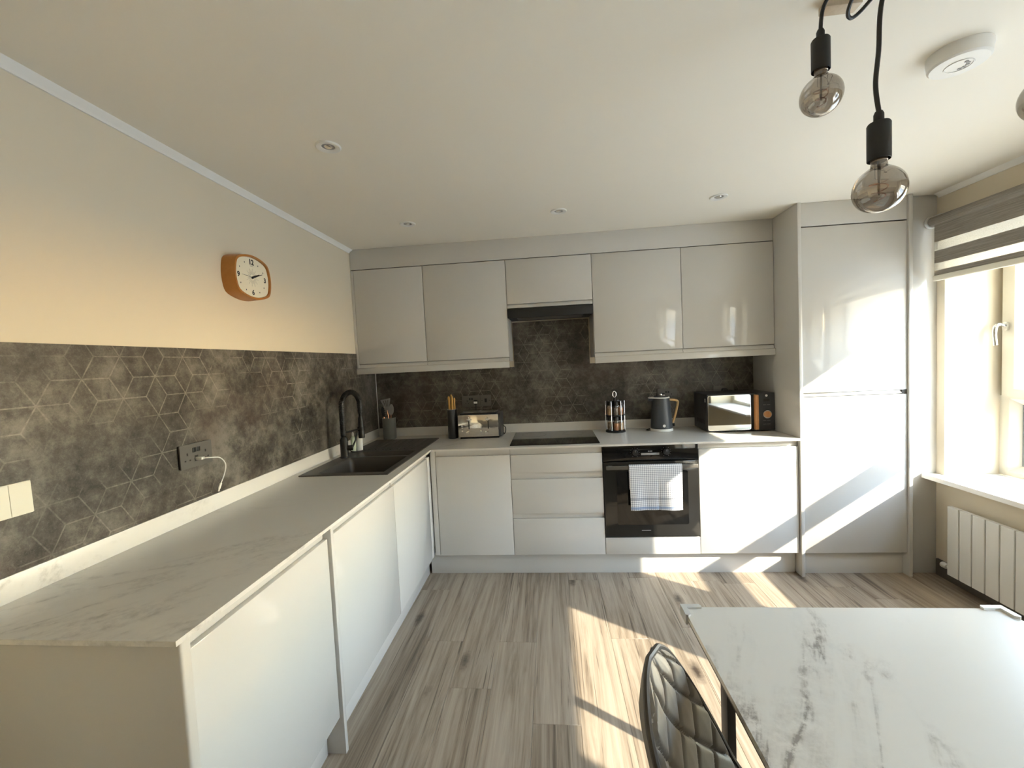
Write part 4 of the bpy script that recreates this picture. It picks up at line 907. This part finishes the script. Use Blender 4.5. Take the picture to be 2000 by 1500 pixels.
# ------------------------------------------------------------------ MICROWAVE
t = thing('microwave', 'charcoal microwave with mirrored door and wooden handle', 'microwave', (2.70, -0.17, ZT))
MX0, MX1, MY0, MY1, MZ0, MZ1 = 2.487, 2.931, -0.312, -0.040, ZT + 0.008, 1.142
B(MX0, MX1, MY0 + 0.022, MY1, MZ0, MZ1, 0.006).build('body', M['mwgrey'], t)
B(2.812, MX1, MY0, MY0 + 0.0215, MZ0, MZ1, 0.003).build('control_panel', M['mwgrey'], t)
dr = B(MX0, 2.8105, MY0, MY0 + 0.0215, MZ0, MZ1, 0.004).build('door', M['mwgrey'], t)
MB().prism(rrect(MX0 + 0.006, 2.772, MZ0 + 0.008, MZ1 - 0.010, 0.012), MY0 - 0.0008, MY0 - 0.0001, 'y').build('mirror_glass', M['mirror'], dr)
MB().ring(rrect(MX0 + 0.004, 2.774, MZ0 + 0.006, MZ1 - 0.008, 0.013), rrect(MX0 + 0.007, 2.771, MZ0 + 0.009, MZ1 - 0.011, 0.011), MY0 - 0.002, MY0 - 0.0001, 'y').build('chrome_edge', M['chrome'], dr)
B(2.774, 2.792, MY0 - 0.0006, MY0 - 0.0001, MZ0 + 0.012, MZ1 - 0.012).build('dark_strip', M['ink'], dr)
B(2.790, 2.814, MY0 - 0.030, MY0 - 0.006, MZ0 + 0.008, MZ1 - 0.010, 0.003).build('handle', M['acacia'], t, 'upright wooden handle')
for zz in (MZ0 + 0.03, MZ1 - 0.05): B(2.796, 2.808, MY0 - 0.0075, MY0 + 0.001, zz, zz + 0.02).build('handle_mount', M['black'], t)
CXm = 2.877
MB().lathe([(0, 0), (0.029, 0), (0.028, 0.012), (0, 0.012)], (CXm, MY0 - 0.0002, 0.995), 30, mat=Matrix.Rotation(PI / 2, 4, 'X')).build('dial_ring', M['chrome'], t)
MB().lathe([(0, 0.0122), (0.022, 0.0122), (0.021, 0.022), (0, 0.0225)], (CXm, MY0 - 0.0002, 0.995), 30, mat=Matrix.Rotation(PI / 2, 4, 'X')).build('dial', M['acacia'], t)
B(CXm - 0.020, CXm + 0.020, MY0 - 0.001, MY0 - 0.0001, 1.083, 1.100).build('display', M['ink'], t)
MB().lathe([(0, 0), (0.008, 0), (0.008, 0.0008), (0, 0.0008)], (CXm, MY0 - 0.0002, 1.122), 18, mat=Matrix.Rotation(PI / 2, 4, 'X')).build('badge', M['white'], t)
for zz in (1.058, 0.952, 0.926):
    for s_ in (-1, 1): B(CXm + s_ * 0.013 - 0.010, CXm + s_ * 0.013 + 0.010, MY0 - 0.001, MY0 - 0.0001, zz, zz + 0.0016).build('button_line', M['grey'], t)
for k in range(6): B(MX0 - 0.0006, MX0 + 0.0002, MY0 + 0.06 + 0.026 * k, MY0 + 0.072 + 0.026 * k, MZ0 + 0.045, MZ0 + 0.075).build('vent', M['ink'], t)
B(MX0 - 0.0007, MX0, MY0 + 0.03, MY0 + 0.045, MZ1 - 0.055, MZ1 - 0.030).build('sticker', M['white'], t)
for fx in (MX0 + 0.03, MX1 - 0.05):
    for fy in (MY0 + 0.05, MY1 - 0.04): MB().lathe([(0.012, 0.0003), (0.012, 0.0078)], (fx, fy, ZT), 14).build('foot', M['black'], t)

# ------------------------------------------------------------------ WALL CLOCK
CY_, CZ_ = -1.440, 1.886
ck = thing('wall_clock', 'retro amber wooden wall clock with ivory dial on the beige wall', 'clock', (0.0, CY_, CZ_))
def tv(w_, h_, bw, bh, r=0.018, n=14):
    """bulging television outline: corners at (+-w,+-h), sides bowed outward by bw / bh"""
    pts = []
    for k in range(n + 1): u = -1 + 2 * k / n; pts.append((u * w_, h_ + bh * (1 - u * u)))
    for k in range(1, n): u = 1 - 2 * k / n; pts.append((w_ + bw * (1 - u * u), u * h_))
    for k in range(n + 1): u = 1 - 2 * k / n; pts.append((u * w_, -h_ - bh * (1 - u * u)))
    for k in range(1, n): u = -1 + 2 * k / n; pts.append((-w_ - bw * (1 - u * u), u * h_))
    m_ = len(pts); out = pts
    for _ in range(2): out = [tuple(0.25 * out[(i - 1) % m_][q] + 0.5 * out[i][q] + 0.25 * out[(i + 1) % m_][q] for q in (0, 1)) for i in range(m_)]
    return [(CY_ + a, CZ_ + b_) for a, b_ in out]
o1 = tv(0.106, 0.076, 0.016, 0.026); i1 = tv(0.099, 0.069, 0.015, 0.024); b1 = tv(0.112, 0.080, 0.015, 0.025)
n = len(o1); vs = [(0.0005, *p) for p in b1] + [(0.062, *p) for p in o1] + [(0.0625, *p) for p in i1] + [(0.052, *p) for p in i1]
fs = [(r * n + k, r * n + (k + 1) % n, (r + 1) * n + (k + 1) % n, (r + 1) * n + k) for r in range(3) for k in range(n)] + [tuple(range(n - 1, -1, -1))]
MB().add(vs, fs).build('case', M['clockwood'], ck)
MB().prism(tv(0.0985, 0.0685, 0.015, 0.024), 0.050, 0.053, 'x').build('dial', M['clockface'], ck)
RT = Matrix.Rotation(PI / 2, 4, 'Z') @ Matrix.Rotation(PI / 2, 4, 'X')
for s_, dy, dz, sz in (('12', 0.0, 0.070, 0.034), ('3', 0.088, 0.0, 0.031), ('6', 0.0, -0.070, 0.031), ('9', -0.088, 0.0, 0.031)):
    mb = MB().text(s_, sz, Matrix.Translation((0.0534, CY_ + dy, CZ_ + dz)) @ RT, 0.0003); mb.build('numeral', M['ink'], ck)
mb = MB()
for hnum in (1, 2, 4, 5, 7, 8, 10, 11):
    a = math.radians(90 - 30 * hnum); yy, zz = CY_ + 0.090 * math.cos(a), CZ_ + 0.072 * math.sin(a); mb.box(0.053, 0.0534, yy - 0.002, yy + 0.002, zz - 0.003, zz + 0.003)
mb.build('hour_marks', M['ink'], ck)
mb = MB()
for k in range(24):
    a = 2 * PI * (k + 0.5) / 24; r0, r1 = 0.014, (0.042 if k % 2 else 0.030); dv = Vector((0, math.cos(a), math.sin(a))); mb.tube([Vector((0.0533, CY_, CZ_)) + dv * r0, Vector((0.0533, CY_, CZ_)) + dv * r1], 0.0007, 4)
mb.box(0.053, 0.0533, CY_ - 0.009, CY_ + 0.009, CZ_ + 0.051, CZ_ + 0.0545)
mb.build('starburst_print', M['faintink'], ck)
def hand(deg, L, wd, x, nm_, m_):
    a = math.radians(90 - deg); dv = Vector((0, math.cos(a), math.sin(a))); pv = Vector((0, -math.sin(a), math.cos(a))); c0 = Vector((x, CY_, CZ_))
    pts = [c0 - dv * 0.006 + pv * wd, c0 - dv * 0.006 - pv * wd, c0 + dv * L - pv * wd * 0.25, c0 + dv * L + pv * wd * 0.25]
    MB().add([p for p in pts] + [p + Vector((0.0012, 0, 0)) for p in pts], [(0, 1, 2, 3), (7, 6, 5, 4), (0, 4, 5, 1), (1, 5, 6, 2), (2, 6, 7, 3), (3, 7, 4, 0)]).build(nm_, m_, ck)
hand(65.5, 0.052, 0.0052, 0.0545, 'hour_hand', M['ink']); hand(69, 0.072, 0.0040, 0.0562, 'minute_hand', M['ink']); hand(272, 0.074, 0.0007, 0.0578, 'second_hand', M['ink'])
MB().lathe([(0, 0), (0.005, 0), (0.005, 0.006), (0, 0.006)], (0.0534, CY_, CZ_), 16, mat=Matrix.Rotation(PI / 2, 4, 'Y')).build('hub', M['ink'], ck)

# ------------------------------------------------------------------ DOWNLIGHTS
dl = [((0.601, -1.707), 'recessed white downlight nearest the viewer above the sink run'), ((0.597, -0.770), 'recessed white downlight in front of the left wall cabinets'), ((1.510, -0.781), 'recessed white downlight in front of the extractor hood'), ((2.405, -0.804), 'recessed white downlight in front of the right wall cabinets')]
for (lx, ly), lab in dl:
    t = thing('downlight', lab, 'downlight', (lx, ly, H), 'ceiling downlights')
    MB().lathe([(0.0475, -0.0002), (0.0475, -0.003), (0.044, -0.006), (0.030, -0.005), (0.025, -0.0025), (0.025, -0.0002)], (lx, ly, H), 36, cap=False).build('bezel', M['white'], t)
    MB().lathe([(0.0, -0.0012), (0.0246, -0.0012)], (lx, ly, H), 28, cap=False).build('lamp_face', M['grey'], t)
    MB().lathe([(0.0, -0.0042), (0.014, -0.0032), (0.0155, -0.0015)], (lx, ly, H), 24, cap=False).build('lens', M['chrome'], t)
# ------------------------------------------------------------------ SMOKE ALARM
t = thing('smoke_alarm', 'round white smoke alarm on the ceiling right of the pendant bulbs', 'smoke alarm', (2.69, -1.885, H))
SA = (2.69, -1.885, H)
MB().lathe([(0, -0.0003), (0.074, -0.0003), (0.074, -0.012), (0.0735, -0.013), (0.0735, -0.0145), (0.073, -0.016), (0.071, -0.036), (0.066, -0.041), (0, -0.043)], SA, 48).build('body', M['white'], t)
mb = MB()
for k in range(5):
    a = math.radians(-75 + 30 * k); mb.box(SA[0] + 0.020 * math.cos(a) - 0.004, SA[0] + 0.020 * math.cos(a) + 0.004, SA[1] + 0.020 * math.sin(a) - 0.003, SA[1] + 0.020 * math.sin(a) + 0.003, H - 0.0444, H - 0.0425)
mb.build('sounder_slots', M['grey'], t)
MB().lathe([(0.030, -0.0425), (0.031, -0.0440), (0.033, -0.0440), (0.034, -0.0425)], SA, 36, cap=False).build('test_button_ring', M['white'], t)

# ------------------------------------------------------------------ PENDANT LIGHT
pn = thing('pendant_light', 'black cord cluster pendant with smoked globe bulbs', 'pendant light', (2.20, -2.20, H))
HK = Vector((2.205, -2.135, H))
MB().box(2.150, 2.235, -2.155, -2.120, H - 0.020, H - 0.0003, 0.002).build('ceiling_block', M['rosewood'], pn)
MB().lathe([(0, -0.0005), (0.052, -0.0005), (0.052, -0.024), (0.048, -0.028), (0, -0.028)], (2.16, -2.62, H), 32).build('ceiling_rose', M['blackmatt'], pn)
bulbs = [((2.128, -2.165, 2.062), [(2.16, -2.62, H - 0.03), (2.15, -2.45, H - 0.020), (2.138, -2.25, H - 0.016), (2.131, -2.178, H - 0.030)]),
         ((2.128, -2.352, 1.758), [(2.16, -2.62, H - 0.03), (2.17, -2.50, H - 0.02), (2.15, -2.38, H - 0.07), (2.14, -2.345, H - 0.16), (2.131, -2.348, H - 0.26), (2.122, -2.352, H - 0.33)]),
         ((2.450, -2.355, 1.915), [(2.16, -2.62, H - 0.03), (2.30, -2.50, H - 0.05), (2.43, -2.38, H - 0.08), (2.45, -2.355, H - 0.14)])]
for (bx, by, bz), cp_ in bulbs:
    R0 = 0.047
    hz = bz + 0.060                       # bottom of the holder
    MB().tube(smoothpath(cp_ + [(bx, by, hz + 0.100)], 8), 0.0044, 8).build('cord', M['blackmatt'], pn)
    hl = MB().lathe([(0.0195, 0.0), (0.0205, 0.001), (0.0205, 0.073), (0.0185, 0.0765), (0.009, 0.078), (0.009, 0.094), (0.0065, 0.100), (0, 0.101)], (bx, by, hz), 28, cap=False).build('lamp_holder', M['blackmatt'], pn)
    MB().lathe([(0.0, 0.010), (0.0145, 0.010), (0.0145, -0.002), (0.013, -0.003), (0.013, -0.001)], (bx, by, hz), 22, cap=False).build('cap_thread', M['brasscap'], hl)
    pf = [(R0 * math.sin(PI * i / 22), -R0 * math.cos(PI * i / 22)) for i in range(0, 19)] + [(0.0150, 0.0475), (0.0140, 0.054), (0.0138, 0.060)]
    bo = MB().lathe(pf, (bx, by, bz), 40, cap=False).build('bulb', M['bulb'], pn)
    MB().tube([(bx, by, hz - 0.002), (bx, by, bz - 0.012)], [0.0032, 0.0015], 8).build('stem', M['grey'], bo)
    sp_ = [(bx + 0.018 * math.cos(5 * PI * k / 60) * (1 - k / 110), by + 0.018 * math.sin(5 * PI * k / 60) * (1 - k / 110), bz + 0.020 - 0.045 * k / 60) for k in range(61)]
    MB().tube(sp_, 0.0011, 6).build('filament', M['copper'], bo)
    MB().tube([(bx - 0.008, by, hz - 0.004), (bx - 0.008, by, bz + 0.022), sp_[0]], 0.0007, 6).build('support_wire', M['grey'], bo)
MB().tube(smoothpath([(2.16, -2.62, H - 0.03), (2.14, -2.38, H - 0.02), (2.178, -2.20, H - 0.045), (2.205, -2.155, H - 0.055), (2.235, -2.165, H - 0.035), (2.24, -2.25, H - 0.015), (2.16, -2.61, H - 0.029)], 10), 0.0044, 8).build('cord_loop', M['blackmatt'], pn)

# ------------------------------------------------------------------ TABLE
tb = thing('dining_table', 'white marble-effect dining table with thin top and dark steel legs', 'table', (2.14, -2.9, 0))
TA, TBx, TYF, TYN = 1.750, 2.530, -2.186, -3.62
MB().prism(rrect(TA, TBx, TYN, TYF, 0.006, 4), 0.7375, 0.750, 'z').build('top', M['table'], tb)
MB().prism(rrect(TA + 0.002, TBx - 0.002, TYN + 0.002, TYF - 0.002, 0.006, 4), 0.729, 0.7373, 'z').build('under_board', M['tabledge'], tb)
for yy in (-2.30, -3.54):
    for xx in (1.815, 2.445): B(xx, xx + 0.020, yy, yy + 0.040, 0.0005, 0.7288, 0.001).build('leg', M['tablegun'], tb)
    B(1.8355, 2.4445, yy, yy + 0.040, 0.708, 0.7288, 0.001).build('cross_bar', M['tablegun'], tb)
def guard(label, x, sx, col):
    t = thing('corner_guard', label, 'corner guard', (x, TYF, 0.75), 'table corner guards')
    out = [(x + sx * 0.006, TYF + 0.006), (x + sx * 0.006 - sx * 0.048, TYF + 0.006), (x + sx * 0.006 - sx * 0.052, TYF - 0.000), (x - sx * 0.046, TYF - 0.008), (x - sx * 0.008, TYF - 0.008), (x - sx * 0.008, TYF - 0.040), (x - sx * 0.0, TYF - 0.046), (x + sx * 0.006, TYF - 0.042)]
    MB().prism(out, 0.7502, 0.7555, 'z').build('pad', col, t)
    MB().prism([(x + sx * 0.0002, TYF + 0.0002), (x + sx * 0.006, TYF + 0.006), (x + sx * 0.006, TYF - 0.042), (x + sx * 0.0002, TYF - 0.042)], 0.728, 0.7501, 'z').build('lip', col, t)
guard('clear plastic corner guard on the left corner of the table', TA, -1, M['rubber'])
guard('white plastic corner guard on the radiator-side corner of the table', TBx, 1, M['white'])

# ------------------------------------------------------------------ CHAIR
ch = thing('dining_chair', 'taupe quilted leatherette tub chair pulled up to the table', 'chair', (1.70, -2.46, 0))
CH = dict(c=(1.707, -2.531), ang=-0.511)
fdir = Vector((math.cos(CH['ang']), math.sin(CH['ang']), 0)); ldir = Vector((-fdir.y, fdir.x, 0))
C0 = Vector((CH['c'][0], CH['c'][1], 0))
def shellpt(u, t_):
    """u -1..1 across, t_ 0 (seat front) .. 1 (top of the back)"""
    if t_ < 0.45:
        s_ = t_ / 0.45; fwd = 0.40 - 0.373 * s_; z = 0.468 - 0.012 * math.sin(s_ * PI); w_ = 0.195 - 0.029 * s_ ** 2
        curl = 0.038 * s_ ** 3; lift = 0.004
    else:
        s_ = (t_ - 0.45) / 0.55
        a = max(0.0, 1 - s_ / 0.22); fwd = 0.027 * a * a - 0.121 * s_; z = 0.468 + 0.352 * s_ ** 1.1
        w_ = 0.164 * math.sqrt(max(0.0, 1 - max(0.0, (s_ - 0.061) / 0.939) ** 2.295))
        curl = 0.038 * max(0.0, 1 - s_ * 1.25) ** 1.2; lift = 0.004
    return fwd + curl * u * u, w_ * u * (1 - 0.05 * u * u), z + lift * abs(u) ** 3, w_
def groove(u, t_):
    s_ = t_ * 12.5; a = abs(((s_ * 0.5 + u * 1.5) % 1.0) - 0.5) * 2; b_ = abs(((s_ * 0.5 - u * 1.5) % 1.0) - 0.5) * 2
    ga = max(0, (a - 0.80) / 0.20); gb = max(0, (b_ - 0.80) / 0.20)
    return 0.011 * max(ga, gb) ** 1.4 - 0.004 * (1 - max(a, b_))
NU, NTt = 56, 110
grid = []
for j in range(NTt + 1):
    t_ = j / NTt * 0.997
    grid.append([C0 + fdir * p[0] + ldir * p[1] + Vector((0, 0, p[2])) for p in (shellpt(-1 + 2 * i / NU, t_) for i in range(NU + 1))])
def nrm(i, j):
    du = grid[j][min(i + 1, NU)] - grid[j][max(i - 1, 0)]; dt = grid[min(j + 1, NTt)][i] - grid[max(j - 1, 0)][i]
    n_ = du.cross(dt); 
    if n_.length < 1e-9: return Vector((0, 0, 1))
    return n_.normalized()
sg = -1.0 if nrm(NU // 2, 10).z < 0 else 1.0
vi = []; vo = []
for j in range(NTt + 1):
    for i in range(NU + 1):
        n_ = nrm(i, j) * sg; u = -1 + 2 * i / NU; t_ = j / NTt
        edge = min(1.0, (1 - abs(u)) * 9) * min(1.0, (1 - t_) * 14)
        vi.append(grid[j][i] + n_ * (0.012 * edge - groove(u, t_) * edge)); vo.append(grid[j][i] - n_ * (0.020 * (0.35 + 0.65 * edge)))
W_ = NU + 1; n0_ = len(vi); fi = []; fo = []
for j in range(NTt):
    for i in range(NU):
        fi.append((j * W_ + i, j * W_ + i + 1, (j + 1) * W_ + i + 1, (j + 1) * W_ + i)); fo.append((n0_ + j * W_ + i, n0_ + (j + 1) * W_ + i, n0_ + (j + 1) * W_ + i + 1, n0_ + j * W_ + i + 1))
rim = [(j, 0) for j in range(NTt + 1)] + [(NTt, i) for i in range(1, NU + 1)] + [(j, NU) for j in range(NTt - 1, -1, -1)] + [(0, i) for i in range(NU - 1, 0, -1)]
fr = []
for (j0, i0), (j1, i1) in zip(rim, rim[1:] + rim[:1]): fr.append((j0 * W_ + i0, j1 * W_ + i1, n0_ + j1 * W_ + i1, n0_ + j0 * W_ + i0))
MB().add(vi + vo, fi + fo + fr, True).build('shell', M['leather'], ch)
rp = [grid[j][i] for j, i in rim]
MB().tube([p for k, p in enumerate(rp) if k == 0 or (p - rp[k - 1]).length > 0.0012], 0.0065, 8, True).build('piping', M['piping'], ch)
for sx, sf in ((-1, 0.05), (1, 0.05), (-1, 0.33), (1, 0.33)):
    top = C0 + fdir * (0.10 + 0.18 * (sf > 0.2)) + ldir * (sx * 0.10) + Vector((0, 0, 0.433)); bot = C0 + fdir * (sf - 0.05 + 0.06 * (sf > 0.2)) + ldir * (sx * 0.21) + Vector((0, 0, 0.0055))
    MB().tube([top, bot], [0.013, 0.009], 12).build('leg', M['blackmatt'], ch)
MB().tube([C0 + fdir * 0.08 + ldir * -0.11 + Vector((0, 0, 0.430)), C0 + fdir * 0.30 + ldir * 0.11 + Vector((0, 0, 0.430))], 0.009, 10).tube([C0 + fdir * 0.08 + ldir * 0.11 + Vector((0, 0, 0.430)), C0 + fdir * 0.30 + ldir * -0.11 + Vector((0, 0, 0.430))], 0.009, 10).build('seat_frame', M['blackmatt'], ch)

for o in bpy.data.objects:
    if '_o' in o: del o['_o']
